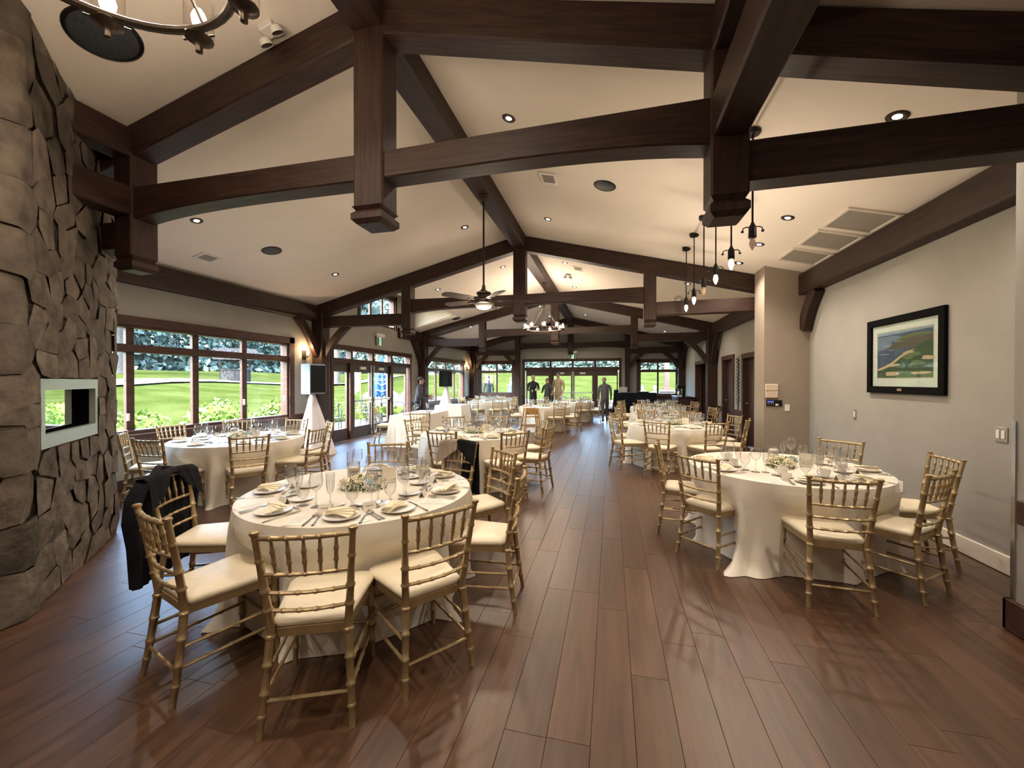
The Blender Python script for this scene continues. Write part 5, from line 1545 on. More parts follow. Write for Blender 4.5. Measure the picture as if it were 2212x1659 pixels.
part('plate', MB().cbox(-.035, .035, -.008, 0, -.052, .052, .003), 'white_plastic', o); part('knob', MB().lathe([(0, -.03), (.018, -.03), (.022, -.008)], 16, (0, 0, 0), Matrix.Translation((0, 0, -.01)) @ Matrix.Rotation(-math.pi / 2, 4, 'X') @ Matrix.Diagonal((1, 1, -1, 1)) ), 'beige_plastic', o)
for y, z, n, lab in ((5.93, 1.08, 1, 'single steel switch plate below the golf picture'), (3.98, 1.08, 2, 'double steel switch plate by the entrance corner')):
    o = empty('light_switch', (XR, y, z), 0, lab, 'switch')
    part('plate', MB().cbox(-.008, 0, -.036 * n * .75, .036 * n * .75, -.058, .058, .002), 'steel', o)
    for k in range(n): part('rocker', MB().cbox(-.014, -.006, (k - (n - 1) / 2) * .046 - .015, (k - (n - 1) / 2) * .046 + .015, -.033, .033, .003), 'white_plastic', o)
o = empty('wall_outlet', (XR, 5.1, .385), 0, 'white wall outlet low behind the golf picture table', 'outlet')
part('plate', MB().cbox(-.006, 0, -.036, .036, -.058, .058, .002), 'white_plastic', o)
for k in (-1, 1): part('socket', MB().cbox(-.009, -.005, -.016, .016, k * .025 - .014, k * .025 + .014, .002), 'cream_paint', o)
# metal tree wall art
o = empty('wall_art', (XR - .03, 10.62, 1.42), 0, 'dark metal branch of leaves hung between the dark doorways', 'wall art')
part('stem', MB().tube([(0, .02, -.62), (0, -.02, -.3), (0, .03, 0), (0, 0, .35), (0, .02, .6)], .012, 6), 'black_metal', o)
g = random.Random(2)
for k in range(26):
    z = -.5 + k * .044; s = -1 if k % 2 else 1; L = .16 * (1 - abs(z) * .7) + .05
    mb = MB().tube([(0, .01, z), (-.01, s * L * .6, z + .05)], .005, 5)
    y, zz = s * L, z + .07
    mb.prism([(0, -.0), (.035, .022), (.075, .0), (.035, -.022)], .003, axes((-.01, s * L * .55, z + .045), (0, s, .5 + g.uniform(-.4, .6)), (0, -s * .4, 1)))
    mb.prism([(0, -.0), (.03, .02), (.06, .0), (.03, -.02)], .003, axes((-.012, s * L * .35, z + .03), (0, s * .5, 1), (0, -1, s * .5)))
    part('leaf_spray', mb, 'black_metal', o, 0)

# ------------------------------------------------------------------ people
def person(name_lab, loc, rz, H=1.75, top='suit_grey', legs='suit_grey', shoes='shoe_black', skin='skin', hair='hair_grey', style='short', armL=None, armR=None, stride=0, lean=0, head=(0, 0), sit=False, extra=None, w=1.0):
    """one continuous skinned body with clothing by region; x = person's right, y = facing"""
    k = H / 1.75
    J = {}; E = []; RAD = {}; REG = {}
    def j(n, p, r, par=None, reg=None):
        J[n] = Vector(p); RAD[n] = r
        if par: E.append((par, n)); REG[(par, n)] = reg
    hipz = .48 if sit else .93
    ly = lean
    j('pelvis', (0, 0, hipz), (.155 * w, .115))
    j('waist', (0, .02 * ly, hipz + .16), (.145 * w, .11), 'pelvis', 'top')
    j('chest', (0, .10 * ly, hipz + .36), (.165 * w, .115), 'waist', 'top')
    j('collar', (0, .15 * ly, hipz + .52), (.09, .075), 'chest', 'top')
    j('neck', (0, .18 * ly + .01, hipz + .58), (.055, .055), 'collar', 'skin')
    hx, hy = head
    j('jaw', (hx * .5, .21 * ly + .035 + hy * .5, hipz + .645), (.062, .07), 'neck', 'skin')
    j('skull', (hx, .22 * ly + .022 + hy, hipz + .735), (.076, .092), 'jaw', 'skin')
    j('crown', (hx, .22 * ly + .012 + hy, hipz + .795), (.055, .066), 'skull', 'skin')
    HD = []
    for s, A in ((-1, armL), (1, armR)):
        e, h = A or ((s * .23, -.03, hipz + .20), (s * .235, .06, hipz - .05))
        e = Vector(e); h = Vector(h); n = 'L' if s < 0 else 'R'
        j('sh' + n, (s * .175 * w, .13 * ly, hipz + .475), (.068, .068), 'collar', 'top')
        j('el' + n, e, (.047, .047), 'sh' + n, 'top')
        d = (h - e).normalized()
        j('wr' + n, h - d * .02, (.031, .031), 'el' + n, 'top')
        j('pa' + n, h + d * .05, (.042, .022), 'wr' + n, 'skin'); HD.append((h + d * .05, d, s))
        hp = Vector((s * .085, 0, hipz - .05))
        if sit: kn_, an = Vector((s * .1, .42, hipz)), Vector((s * .1, .40, .09))
        else: kn_, an = Vector((s * .095, s * stride * .16 + .02, .50)), Vector((s * .095, s * stride * .28 - (.04 if stride else 0), .085 + (.03 if stride and s < 0 else 0)))
        j('hip' + n, hp, (.10 * w, .10), 'pelvis', 'legs'); j('kn' + n, kn_, (.066, .066), 'hip' + n, 'legs'); j('an' + n, an, (.05, .05), 'kn' + n, 'legs')
        j('he' + n, an + Vector((0, -.01, -.045)), (.042, .042), 'an' + n, 'shoes'); j('to' + n, an + Vector((s * .02, .17, -.055)), (.04, .03), 'he' + n, 'shoes')
    names = list(J); idx = {n: i for i, n in enumerate(names)}
    me = bpy.data.meshes.new('body')
    me.from_pydata([J[n][:] for n in names], [(idx[a], idx[b]) for a, b in E], [])
    ob = bpy.data.objects.new('body', me); COL.objects.link(ob)
    sk = ob.modifiers.new('skin', 'SKIN'); sk.use_smooth_shade = True
    sl = me.skin_vertices[0].data if me.skin_vertices else None
    if sl is None:
        bm = bmesh.new(); bm.from_mesh(me); bm.verts.layers.skin.verify(); bm.to_mesh(me); bm.free(); sl = me.skin_vertices[0].data
    for n in names: sl[idx[n]].radius = RAD[n]
    for q in sl: q.use_root = False
    sl[0].use_root = True
    ss = ob.modifiers.new('sub', 'SUBSURF'); ss.levels = 1; ss.render_levels = 1
    dg = bpy.context.evaluated_depsgraph_get()
    ev = bpy.data.meshes.new_from_object(ob.evaluated_get(dg))
    mb = MB(); mb.add([v.co for v in ev.vertices], [tuple(p.vertices) for p in ev.polygons])
    bpy.data.objects.remove(ob)
    regs = ['skin', 'top', 'legs', 'shoes']
    segs = [(J[a], J[b], REG[(a, b)], (RAD[a][0] + RAD[b][0]) / 2) for a, b in E]
    V = [Vector(v) for v in mb.v]
    for fi, f in enumerate(mb.f):
        c = sum((V[i] for i in f), Vector()) / len(f)
        best = None
        for a, b, rg, r in segs:
            ab = b - a; t = max(0, min(1, (c - a).dot(ab) / max(ab.length_squared, 1e-9)))
            dd = (c - a - ab * t).length - r * .9
            if best is None or dd < best[0]: best = (dd, rg)
        mb.m[fi] = regs.index(best[1])
    # fingers: four unequal bent chains and a thumb from the side of each palm
    mb.mi = 0
    for p, d, s in HD:
        side = d.cross(Vector((0, 1, 0)));  side = side.normalized() if side.length > .1 else Vector((1, 0, 0))
        nrm = side.cross(d).normalized()
        for q in range(4):
            b0 = p + side * ((q - 1.5) * .019) - d * .01; L = (.062, .07, .066, .052)[q]
            mb.tube([b0, b0 + d * L * .55, b0 + d * L * .9 + nrm * L * .25, b0 + d * L * 1.1 + nrm * L * .55], [.0095, .0088, .008, .006], 6)
        b0 = p + side * (s * .03) - d * .04
        mb.tube([b0, b0 + side * (s * .025) + d * .03, b0 + side * (s * .03) + d * .06], [.011, .010, .008], 6)
    r = empty('person', loc, rz, name_lab, 'person'); r.scale = (k, k, k)
    me2 = mb.mesh('body', [skin, top, legs, shoes], 0); me2.polygons.foreach_set('use_smooth', [True] * len(me2.polygons))
    body = link('body', me2, r)
    S = J['skull']
    def ell(c, rx, ry, rz_, n=12, z0=-1.01):
        P = [(math.sqrt(max(0, 1 - q * q)), q) for q in [max(-1, z0) + (1 - max(-1, z0)) * i / 8 for i in range(9)]]
        return MB().lathe(P, n, c, Matrix.Diagonal((rx, ry, rz_, 1)))
    if style != 'bald':
        hm = ell((S.x, S.y - .022, S.z + .022), .084, .094, .098, 14, -.25)
        hm.v = [(x, min(y, S.y + .055 - max(0, S.z + .05 - z) * 1.2), z) for x, y, z in hm.v]
        if style == 'bun': hm.lathe([(0, -.045), (.035, -.03), (.045, 0), (.035, .03), (0, .045)], 12, (S.x, S.y - .125, S.z - .01))
        if style == 'long':
            hm.tube([(S.x, S.y - .07, S.z + .03), (S.x, S.y - .085, S.z - .08), (S.x, S.y - .08, S.z - .2), (S.x, S.y - .085, S.z - .3)], [.075, .085, .08, .05], 12, True, .6)
        link('hair', hm.mesh('hair', hair, 60), r)
    nz_ = MB().add([(S.x - .013, S.y + .083, S.z - .045), (S.x + .013, S.y + .083, S.z - .045), (S.x, S.y + .112, S.z - .042), (S.x, S.y + .085, S.z + .008)], [(0, 1, 2), (0, 2, 3), (1, 3, 2), (0, 3, 1)])
    for s in (-1, 1): nz_.lathe([(0, -.03), (.012, -.015), (.014, .01), (0, .03)], 8, (S.x + s * .078, S.y - .005, S.z - .02))
    link('face', nz_.mesh('face', skin, 60), r)
    ey = MB()
    if extra == 'sunglasses':
        for s in (-1, 1): ey.cbox(S.x + s * .034 - .026, S.x + s * .034 + .026, S.y + .082, S.y + .096, S.z - .022, S.z + .014, .006)
        ey.box(S.x - .01, S.x + .01, S.y + .088, S.y + .094, S.z - .003, S.z + .006)
        for s in (-1, 1): ey.box(S.x + s * .062, S.x + s * .066, S.y, S.y + .09, S.z - .003, S.z + .005)
        link('sunglasses', ey.mesh('sunglasses', 'eye_dark'), r)
    else:
        for s in (-1, 1): ey.lathe([(0, -.008), (.009, -.003), (.009, .003), (0, .008)], 8, (S.x + s * .031, S.y + .082, S.z - .004))
        link('eyes', ey.mesh('eyes', 'eye_dark'), r)
    link('mouth', MB().cbox(S.x - .022, S.x + .022, S.y + .074, S.y + .088, S.z - .078, S.z - .07, .002).mesh('mouth', 'porch_wood'), r)
    if extra in ('blazer', 'suit'):
        c = hipz + .50
        sh = MB().add([(-.04, .15 * ly + .088, c + .01), (.04, .15 * ly + .088, c + .01), (0, .10 * ly + .128, c - .2)], [(0, 1, 2)])
        link('shirt_front', sh.mesh('shirt_front', 'cloth_white' if extra == 'suit' else 'trouser_khaki', 0), r)
    return r
person('person in a dark plum shirt with a black hair bun by the garden doors', (-5.50, 10.75, 0), -75 * D2R, 1.60, 'shirt_plum', 'trouser_black', skin='skin_dark', hair='hair_black', style='bun', armL=((-.22, .10, 1.14), (-.08, .36, 1.16)), armR=((.23, .10, 1.12), (.10, .38, 1.10)), lean=.5)
person('person in a grey suit seen from behind, walking towards the end doors', (-.22, 15.05, 0), 6 * D2R, 1.62, 'suit_grey', 'suit_grey', hair='hair_grey', style='short', armL=((-.235, -.05, 1.14), (-.235, .05, .90)), armR=((.235, -.02, 1.14), (.25, .14, .93)), stride=.7, lean=.45, head=(-.02, .03), w=1.15)
person('person in a black sweater holding white cups beside the sidelight', (-3.18, 16.6, 0), -160 * D2R, 1.72, 'trouser_black', 'trouser_black', hair='hair_grey', armL=((-.24, .06, 1.16), (-.08, .33, 1.18)), armR=((.25, .05, 1.15), (.10, .34, 1.12)), w=1.12)
for dx in (0, .12): put(CUP, 'coffee_cup', 'white cup held by the person in the black sweater' + (', the outer one' if dx else ''), 'cup', -2.98 + dx * .7, 16.20, 1.10, 2, 'held cups')
person('person in an olive jacket and sunglasses with a raised hand', (-2.60, 16.75, 0), 165 * D2R, 1.60, 'jacket_olive', 'trouser_black', hair='hair_brown', style='long', armL=((-.32, .10, 1.22), (-.12, .14, 1.56)), armR=((.25, .02, 1.12), (.16, .26, 1.12)), extra='sunglasses')
person('person in a tan blazer and sunglasses facing the room', (-2.16, 16.95, 0), 160 * D2R, 1.86, 'blazer_tan', 'trouser_khaki', hair='hair_black', armL=((-.24, -.02, 1.14), (-.22, .12, .92)), armR=((.24, -.02, 1.14), (.21, .12, .92)), extra='sunglasses', w=1.05)
person('person in a dark suit standing outside the far corner window', (-6.0, 19.4, 0), 20 * D2R, 1.76, 'suit_navy', 'suit_navy', hair='hair_black', extra='suit')
person('person with long brown hair in a denim top outside the corner window', (-4.95, 19.9, 0), 150 * D2R, 1.62, 'denim', 'denim', hair='hair_brown', style='long', armL=((-.3, .1, 1.2), (-.1, .25, 1.35)))
person('person in a pale dress outside the corner window frame', (-4.62, 20.3, 0), 190 * D2R, 1.62, 'cloth_white', 'cloth_white', hair='hair_brown', style='long')
person('person in a grey shirt seated outside on the porch', (2.05, 20.5, 0), 190 * D2R, 1.7, 'suit_grey', 'trouser_khaki', hair='hair_grey', sit=True, armL=((-.25, .1, .7), (-.15, .35, .6)), armR=((.25, .1, .7), (.15, .35, .6)))
person('person in a blue shirt seated farther along the porch', (1.55, 21.5, 0), 170 * D2R, 1.7, 'denim', 'trouser_black', hair='hair_black', sit=True, armL=((-.25, .1, .7), (-.15, .35, .6)), armR=((.25, .1, .7), (.15, .35, .6)))
# ------------------------------------------------------------------ outdoors: lawn, path, trees, patio
def terr(x, y):
    d = max(-6.65 - x, y - 18.3, 0); e = max(0, d - 3.5)
    return -.06 + .075 * min(e, 32) + .028 * max(0, e - 32)
xs = [-110, -95, -82, -70, -60, -52, -46] + [-40 + 2 * i for i in range(15)] + [-11 + i for i in range(6)] + [0, 6, 14, 24, 40, 60]
ys = [-40, -25, -14, -6] + [2 * i for i in range(10)] + [18.6, 19.5, 20.5, 21.5, 22.5, 24] + [26 + 2.5 * i for i in range(12)] + [58, 66, 76, 90, 110]
mb = MB(); g = random.Random(8); vs = []
for y in ys:
    for x in xs:
        inside = x > -6.9 and y < 18.6
        d = max(-6.65 - x, y - 18.3, 0)
        b = .22 * math.sin(x * .17 + .6) * math.sin(y * .13) + .12 * math.sin(x * .31 + y * .21)
        vs.append((x, y, -.4 if inside else terr(x, y) + b * min(1, max(0, d - 6) / 14)))
nx = len(xs)
struct('lawn', mb.add(vs, [(j * nx + i, j * nx + i + 1, j * nx + nx + i + 1, j * nx + nx + i) for j in range(len(ys) - 1) for i in range(nx - 1)]), 'lawn', 180)
def tz(x, y):
    d = max(-6.65 - x, y - 18.3, 0)
    return terr(x, y) + (.22 * math.sin(x * .17 + .6) * math.sin(y * .13) + .12 * math.sin(x * .31 + y * .21)) * min(1, max(0, d - 6) / 14)
pp = [(-24, 8), (-25, 12), (-26.0, 15.9), (-27.5, 18.8), (-29, 22.7), (-29.4, 27), (-29.2, 31.2), (-28.8, 40.3), (-28.4, 49), (-26, 58)]
mb = MB(); vs = []
for i, (x, y) in enumerate(pp):
    a, b = Vector(pp[max(i - 1, 0)]), Vector(pp[min(i + 1, len(pp) - 1)]); t = (b - a).normalized(); n = Vector((t.y, -t.x))
    for s in (-1.1, 1.1): vs.append((x + n.x * s, y + n.y * s, tz(x + n.x * s, y + n.y * s) + .10))
mb.add(vs, [(2 * i, 2 * i + 1, 2 * i + 3, 2 * i + 2) for i in range(len(pp) - 1)])
o = single('garden_path', mb, 'path_gravel', 'pale gravel path curving across the lawn', 'path'); 
# tree belt
def tree(x, y, h, w, seed, lab, mt='conifer', n=1900, trunk=.28, kind=0):
    g = random.Random(seed); z = tz(x, y) - .1
    o = empty('conifer_tree' if kind == 0 else 'broadleaf_tree', (x, y, z), 0, lab, 'tree', 'trees along the far edge of the lawn')
    part('trunk', MB().tube([(0, 0, 0), (.1, .05, h * .3), (0, 0, h * .8)], [trunk, trunk * .8, trunk * .3], 8), 'bark', o)
    vs = []
    cr = MB(); rg = np.random.default_rng(seed)
    if kind == 0:
        t = rg.random(n) ** .8; rad = w * (1.02 - t) ** .8 * (.55 + .45 * rg.random(n)) * (1 + .25 * np.sin(t * 38)); ang = rg.random(n) * 6.283
        p = np.stack([rad * np.cos(ang), rad * np.sin(ang), h * (-.01 + 1.0 * t)], 1); sz = .52 * (1.2 - t)
    else:
        d = rg.normal(size=(n, 3)); d /= np.linalg.norm(d, axis=1)[:, None]
        p = d * (w * (.5 + .5 * rg.random(n)))[:, None] * np.array([1, 1, .9]) + np.array([0, 0, h * .62]); sz = np.full(n, .6)
    a = rg.normal(size=(n, 3)); a /= np.linalg.norm(a, axis=1)[:, None]; b = np.cross(a, rg.normal(size=(n, 3))); b /= np.linalg.norm(b, axis=1)[:, None]
    s = (sz * (.6 + .8 * rg.random(n)))[:, None]
    v = np.stack([p - a * s, p + b * s * .6, p + a * s, p - b * s * .6], 1).reshape(-1, 3)
    cr.v = [tuple(q) for q in v.tolist()]; cr.f = [(4 * i, 4 * i + 1, 4 * i + 2, 4 * i + 3) for i in range(n)]; cr.m = [0] * n
    part('crown', cr, mt, o, 0)
g = random.Random(21); k = 0
for i in range(30):                                  # belt seen through the left windows and doors
    y = -2 + i * 3.4; x = -60 - g.uniform(0, 4) - (0 if i % 2 else 9)
    tree(x, y + g.uniform(-1, 1), g.uniform(12, 19), g.uniform(2.9, 3.6), 100 + i, 'tall dark conifer in the belt along the far edge of the lawn')
for i in range(18):                                  # belt beyond the end wall
    x = -50 + i * 4.6; y = 82 + (0 if i % 2 else 9) + g.uniform(0, 3)
    tree(x, y, g.uniform(12, 18), g.uniform(3.6, 5), 200 + i, 'tall dark conifer in the belt along the far edge of the lawn')
def trunk_tree(x, y, r, lab, seed):
    o = empty('mature_tree', (x, y, tz(x, y) - .05), 0, lab, 'tree')
    part('trunk', MB().tube([(0, 0, 0), (0, 0, .5), (.1, .05, 2.5), (.1, 0, 5), (.0, .2, 9)], [r * 1.35, r * 1.05, r * .95, r * .8, r * .5], 14), 'bark', o, 60)
    for k in range(3):
        w = k * 2.1 + seed
        part('branch', MB().tube([(.05, 0, 4.6 + k), (1.6 * math.cos(w), 1.6 * math.sin(w), 6 + k), (3 * math.cos(w), 3 * math.sin(w), 6.6 + k)], [r * .4, r * .28, .06], 7), 'bark', o)
    part('crown', leaf_cloud(900, (0, 0, 8.5), (4.2, 4.2, 2.6), .5, .4, .6, seed), 'conifer', o, 0)
trunk_tree(-41.6, 25.5, .72, 'thick pale tree trunk on the lawn seen beside the chimney', 4)
trunk_tree(-28.9, 37.7, .36, 'pale tree trunk on the lawn seen through the first garden door pane', 6)
trunk_tree(-33, 52, .34, 'slim tree trunk on the lawn behind the white flag', 8)
# wishing well
wx, wy = -30.4, 27.0; wz = tz(wx, wy)
o = empty('wishing_well', (wx, wy, wz), .9, 'grey wooden wishing well with a shingled roof on the lawn', 'well')
for k in range(24):
    w = 2 * math.pi * k / 24
    part('stave', MB().cbox(-.13, .13, -.04, .04, -.15, .95, .01).xf(Matrix.Rotation(w, 4, 'Z') @ Matrix.Translation((0, .95, 0))), 'shingle_wood', o)
part('rim', MB().tube([(1.0 * math.cos(w), 1.0 * math.sin(w), .97) for w in [2 * math.pi * i / 24 for i in range(24)]], .06, 6, closed=True), 'shingle_wood', o)
for s in (-1, 1): part('post', MB().cbox(s * 1.0 - .07, s * 1.0 + .07, -.07, .07, 0, 2.1, .01), 'shingle_wood', o)
for s in (-1, 1):
    for r_ in range(5):
        for c in range(8):
            y0 = s * (1.3 - r_ * .26); z0 = 1.75 + r_ * .2
            M = axes((-1.5 + c * .38 + (.1 if r_ % 2 else 0), y0, z0), (1, 0, 0), (0, -s * .79, .61))
            part('shingle', MB().box(0, .36, 0, .36, -.02, .02).xf(M), 'shingle_wood', o)
# bushes under the window
for i, (x, y, rx, ry, rz_, n, lab, mt) in enumerate((
        (-8.5, 5.45, .55, .75, .55, 900, 'leafy green bush outside the lawn window, behind its second pane', 'bush_leaf'),
        (-9.0, 7.6, .6, .8, .62, 1000, 'bright green bush outside the lawn window, behind its third pane', 'bush_leaf'),
        (-8.7, 8.9, .5, .6, .55, 800, 'green bush outside the lawn window, behind its last pane', 'bush_leaf'),
        (-9.6, 11.3, .5, .7, .5, 700, 'low green bush at the edge of the patio by the garden doors', 'bush_leaf'),
        (-9.3, 14.0, .4, .4, .5, 600, 'yellow leaved shrub behind the patio chairs', 'yellow_leaf'),
        (-10.3, 13.0, .6, .8, .5, 700, 'green shrub at the lawn edge of the patio', 'bush_leaf'))):
    o = empty('garden_bush', (x, y, -.05), 0, lab, 'bush')
    part('foliage', leaf_cloud(n, (0, 0, rz_ * .85), (rx, ry, rz_), .075, .35, .38, 300 + i, .01), mt, o, 0)
    for k in range(4): part('stem', MB().tube([(0, 0, 0), (.2 * math.cos(k * 1.6), .25 * math.sin(k * 1.6), rz_)], .012, 5), 'bark', o)
o = empty('daylily_clump', (-8.2, 8.1, -.05), 0, 'clump of long arching leaves outside the lawn window beside the bench', 'plant')
mb = MB(); g = random.Random(3)
for k in range(130):
    w = g.uniform(0, 6.283); L = g.uniform(.35, .7); c, s = math.cos(w), math.sin(w); r0 = g.uniform(0, .15)
    pts = [(r0 * c + c * L * t * .8, r0 * s + s * L * t * .8, .02 + L * 1.3 * t * (1.25 - .8 * t)) for t in (0, .35, .7, 1)]
    wd = .012
    vs = []
    for i, (x, y, z) in enumerate(pts):
        q = wd * (1 - .3 * i) if i < 3 else .001
        vs += [(x - s * q, y + c * q, z), (x + s * q, y - c * q, z)]
    mb.add(vs, [(2 * i, 2 * i + 1, 2 * i + 3, 2 * i + 2) for i in range(3)])
part('leaves', mb, 'grass_blade', o, 0)
o = empty('stone_bench', (-7.7, 7.75, -.05), .1, 'low pale stone bench outside the end of the lawn window', 'bench')
part('slab', MB().cbox(-.22, .22, -.62, .62, .52, .62, .015), 'path_gravel', o)
for s in (-1, 1): part('support', MB().cbox(-.16, .16, s * .42 - .07, s * .42 + .07, 0, .52, .01), 'flagstone', o)
# patios of irregular flagstones
def patio(name, X0, X1, Y0, Y1, cell, zt, seed):
    p = struct(name, MB().box(X0, X1, Y0, Y1, -.3, zt - .015), 'path_gravel')
    g = random.Random(seed); sd = []
    ny, nx_ = int((Y1 - Y0) / cell), int((X1 - X0) / cell)
    for i in range(nx_):
        for j in range(ny): sd.append((X0 + (i + .5 + g.uniform(-.3, .3)) * cell, Y0 + (j + .5 + g.uniform(-.3, .3)) * cell))
    for i in range(len(sd)):
        P = vor(sd, i, (X0, X1, Y0, Y1), cell * 3)
        P = P and shrink(P, .012)
        if not P: continue
        part('flagstone', MB().prism(P, .03 + g.uniform(-.004, .004), None, zt - .03), 'flagstone', p, 0)
patio('patio_garden', -9.8, -6.7, 3.0, 15.6, .52, -.03, 5)
patio('patio_end', -7.5, 4.5, 18.4, 21.6, .55, -.03, 6)
# patio furniture
PCH = []
def pc(n, mb): PCH.append((n, mb.mesh(n, 'patio_metal', 45), None))
for s in (-1, 1):
    pc('back_leg', MB().tube([(s * .23, -.27, 0), (s * .22, -.20, .44), (s * .22, -.28, .90)], .014, 6))
    pc('front_leg', MB().tube([(s * .23, .24, 0), (s * .22, .2, .44)], .014, 6))
    pc('arm_rail', MB().tube([(s * .23, -.23, .66), (s * .26, .05, .68), (s * .25, .2, .64), (s * .22, .2, .44)], .013, 6))
pc('seat', MB().cbox(-.23, .23, -.2, .23, .42, .445, .006))
for z in (.52, .60, .70, .80, .90): pc('back_rail', MB().tube([(-.22, -.20 - (z - .44) * .174, z), (.22, -.20 - (z - .44) * .174, z)], .010, 6))
for x in (-.13, -.045, .045, .13): pc('back_slat', MB().tube([(x, -.214, .52), (x, -.28, .9)], .008, 6))
for i, (x, y, rz, lab) in enumerate((
        (-7.75, 9.9, .5, 'dark metal patio chair alone outside the first garden door pane'),
        (-8.0, 12.2, -1.4, 'dark metal patio chair facing the round patio table'),
        (-8.9, 12.9, -.9, 'dark metal patio chair on the lawn side of the round patio table'),
        (-7.5, 13.6, 1.2, 'dark metal patio chair close to the garden door'),
        (-8.3, 14.3, 2.6, 'dark metal patio chair under the blue umbrella'),
        (-7.3, 15.0, 1.8, 'dark metal patio chair by the last garden door pane'),
        (-8.2, 16.2, 2.9, 'dark metal patio chair beyond the blue umbrella'))):
    inst(PCH, 'patio_chair', lab, 'chair', (x, y, 0), rz, 'patio chairs')
for x, y, lab in ((-8.2, 13.2, 'round dark metal patio table outside the garden doors'), (-7.7, 15.9, 'second round dark metal patio table beyond the first')):
    o = empty('patio_table', (x, y, 0), 0, lab, 'table')
    part('top', MB().lathe([(0, .70), (.42, .70), (.43, .715), (.42, .73), (0, .73)], 28), 'patio_metal', o)
    part('pedestal', MB().lathe([(.25, 0), (.25, .02), (.04, .06), (.035, .7)], 16), 'patio_metal', o)
# spiky plant in a pot on the patio
o = empty('potted_plant', (-7.35, 12.4, 0), 0, 'spiky green plant in a dark pot on the patio', 'plant')
part('pot', MB().lathe([(0, 0), (.11, 0), (.15, .26), (.135, .26), (.12, .22), (0, .22)], 18), 'black_metal', o)
mb = MB()
for k in range(26):
    w = g.uniform(0, 6.283); L = g.uniform(.3, .55); c, s = math.cos(w), math.sin(w)
    mb.add([(-s * .012, c * .012, .22), (s * .012, -c * .012, .22), (c * L * .45 + s * .01, s * L * .45 - c * .01, .22 + L * .8), (c * L, s * L, .22 + L * .7)], [(0, 1, 2), (0, 2, 3)])
part('leaves', mb, 'grass_blade', o, 0)
# closed blue umbrella with white lettering
o = empty('patio_umbrella', (-9.5, 15.3, 0), 0, 'closed blue patio umbrella with white lettering', 'umbrella')
part('pole', MB().tube([(0, 0, 0), (0, 0, 2.62)], .02, 8), 'black_metal', o)
part('base', MB().lathe([(0, 0), (.24, 0), (.24, .05), (.05, .09), (0, .09)], 20), 'black_metal', o)
n = 64; vs = []; prof = [(2.58, .02), (2.5, .06), (2.2, .13), (1.8, .20), (1.35, .27), (1.05, .31), (.92, .30)]
for z, r in prof:
    for i in range(n):
        w = 2 * math.pi * i / n; rr = r * (1 + .22 * math.cos(8 * w)) ; vs.append((rr * math.cos(w), rr * math.sin(w), z - (.06 * (1 - math.cos(8 * w)) if z < 1 else 0)))
cn = part('canopy', MB().add(vs, [(k * n + i, k * n + n + i, k * n + n + (i + 1) % n, k * n + (i + 1) % n) for k in range(len(prof) - 1) for i in range(n)]), 'umbrella_blue', o, 60)
vd = Vector((9.5, -15.3, 0)).normalized(); sd = Vector((-vd.y, vd.x, 0))
for s_, z, sz in (('VITA', 1.78, .17), ('COCO', 1.55, .15), ('Vita', 1.10, .12)):
    M = axes(Vector((0, 0, z)) + vd * (.36 - .06 * (z - 1)), sd, (0, 0, 1))
    if s_ == 'Vita': continue
    link('lettering', text_mb(s_, sz, M, .004).mesh('lettering', 'cloth_white', 0), cn)
mb = MB()
for zc, a in ((1.38, .05), (1.10, .03)):
    pts = [vd * (.385) + sd * (-.26 + .52 * i / 10) + Vector((0, 0, zc - .02 * i / 10 + a * math.sin(i * .9))) for i in range(11)]
    mb.tube(pts, [.004] + [.022] * 9 + [.004], 6)
link('printed_swoosh', mb.mesh('printed_swoosh', 'cloth_white'), cn)
# white flag on an orange pole
o = empty('garden_flag', (-13.0, 18.9, tz(-13, 18.9)), 0, 'white flag with dark marks hanging on an orange pole', 'flag')
part('pole', MB().tube([(0, 0, 0), (0, 0, 2.6)], .025, 8), 'orange_pole', o)
vd = Vector((13, -18.9, 0)).normalized(); sd = Vector((-vd.y, vd.x, 0)); vs = []
for i in range(9):
    for j in range(13):
        u, v = i / 8, j / 12
        p = sd * (-.04 - u * (.62 - .35 * v)) + Vector((0, 0, 2.2 - v * 1.35 - u * .25 + .12 * u * math.sin(v * 3))) + vd * (.05 * math.sin(u * 9 + v * 2))
        vs.append(p)
fg = part('cloth', MB().add(vs, [(i * 13 + j, i * 13 + j + 1, i * 13 + j + 14, i * 13 + j + 13) for i in range(8) for j in range(12)]), 'cloth_white', o, 60)
link('lettering', text_mb('HOLE', .30, axes(-sd * .32 + vd * .09 + Vector((0, 0, 1.62)), (0, 0, 1), -sd), .002).mesh('lettering', 'ink_blue', 0), fg)
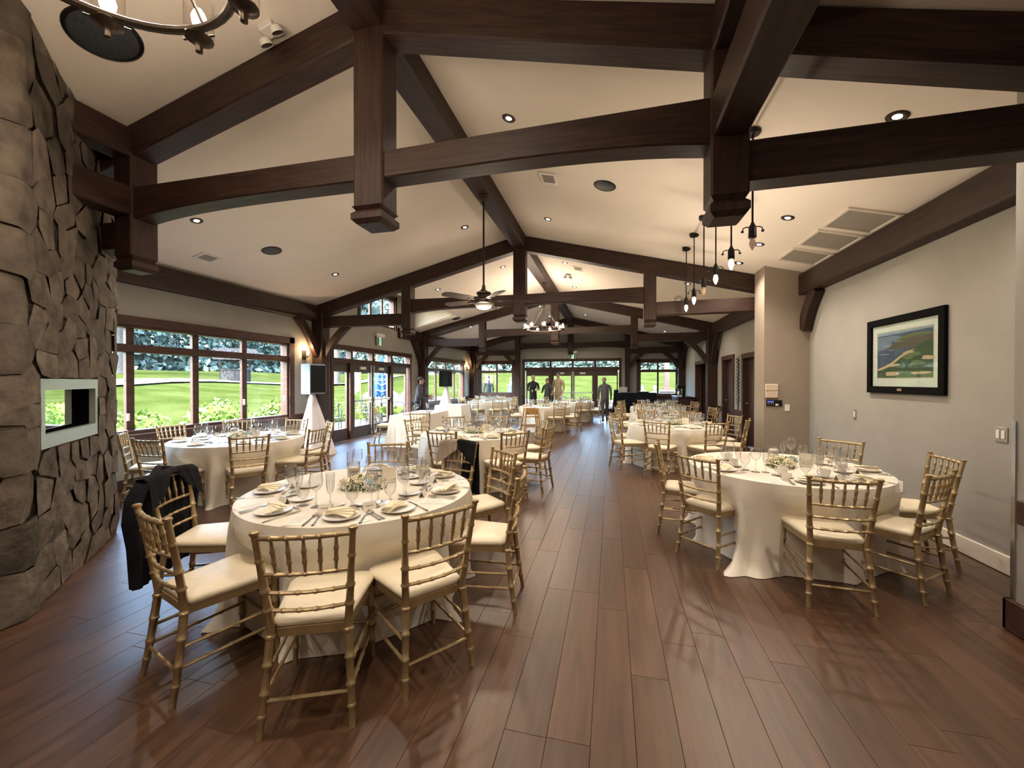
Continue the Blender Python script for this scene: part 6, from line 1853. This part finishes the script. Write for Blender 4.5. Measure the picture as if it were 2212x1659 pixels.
# boulders of the rock garden
g = random.Random(15)
BO = ((-10.5, 18.6, .7), (-11.6, 19.2, .9), (-12.6, 20.4, .8), (-10.0, 20.0, .6), (-11.0, 21.2, .8), (-9.3, 19.0, .5), (-9.0, 20.8, .55), (-12.0, 22.4, .9), (-8.4, 20.0, .45), (-10.2, 22.3, .6), (-13.6, 21.6, .7), (-8.1, 21.4, .5))
for i, (x, y, r) in enumerate(BO):
    bm = bmesh.new(); bmesh.ops.create_icosphere(bm, subdivisions=3, radius=1)
    for v in bm.verts:
        d = v.co.normalized(); f = 1 + .22 * math.sin(3 * d.x + i) * math.sin(2.5 * d.y + 2 * i) + .12 * math.sin(6 * d.z + i)
        v.co = Vector((d.x * f * r * 1.2, d.y * f * r, max(-.25, d.z * f * .75) * r))
    nm = ('large', 'broad', 'tall', 'small', 'rounded', 'low')[i % 6]
    single('boulder', MB().bm(bm), 'boulder', 'pale grey boulder in the rock garden beyond the far garden window', 'boulder', (x, y, tz(x, y) + .1), i * .7, 'rock garden boulders', 50)
# porch columns and low wall past the end window
for x, lab in ((2.78, 'square red-brown porch column outside the end window'), (3.62, 'second square red-brown porch column, farther from the end window')):
    o = empty('porch_column', (x, 22.0, 0), 0, lab, 'column')
    part('pier', MB().cbox(-.3, .3, -.3, .3, -.1, .95, .02), 'flagstone', o); part('pier_cap', MB().cbox(-.36, .36, -.36, .36, .95, 1.03, .015), 'path_gravel', o)
    part('post', MB().cbox(-.13, .13, -.13, .13, 1.2, 3.6, .015), 'porch_wood', o); part('post_base', MB().cbox(-.18, .18, -.18, .18, 1.03, 1.2, .015), 'porch_wood', o)
w_ = empty('garden_wall', (-2.6, 21.9, -.1), 0, 'low stone wall along the far side of the end patio', 'wall')
k = 0
for r_ in range(3):
    x = -7.2 + (.2 if r_ % 2 else 0)
    while x < 2.3:
        L = g.uniform(.35, .6)
        part('wall_stone', MB().cbox(x + 2.6 + .008, x + 2.6 + L - .008, -.16 + g.uniform(-.015, .015), .16, .0 + r_ * .2 + .006, .2 + r_ * .2 - .004, .018), 'flagstone', w_); x += L
o = empty('porch_bench', (1.9, 20.75, 0), 0, 'long dark bench on the porch outside the end window', 'bench')
part('seat', MB().cbox(-.9, .9, -.55, .9, .36, .40, .01), 'patio_metal', o)
for s in (-1, 1): part('leg', MB().cbox(s * .8 - .03, s * .8 + .03, -.5, .85, -.03, .36, .005), 'patio_metal', o)
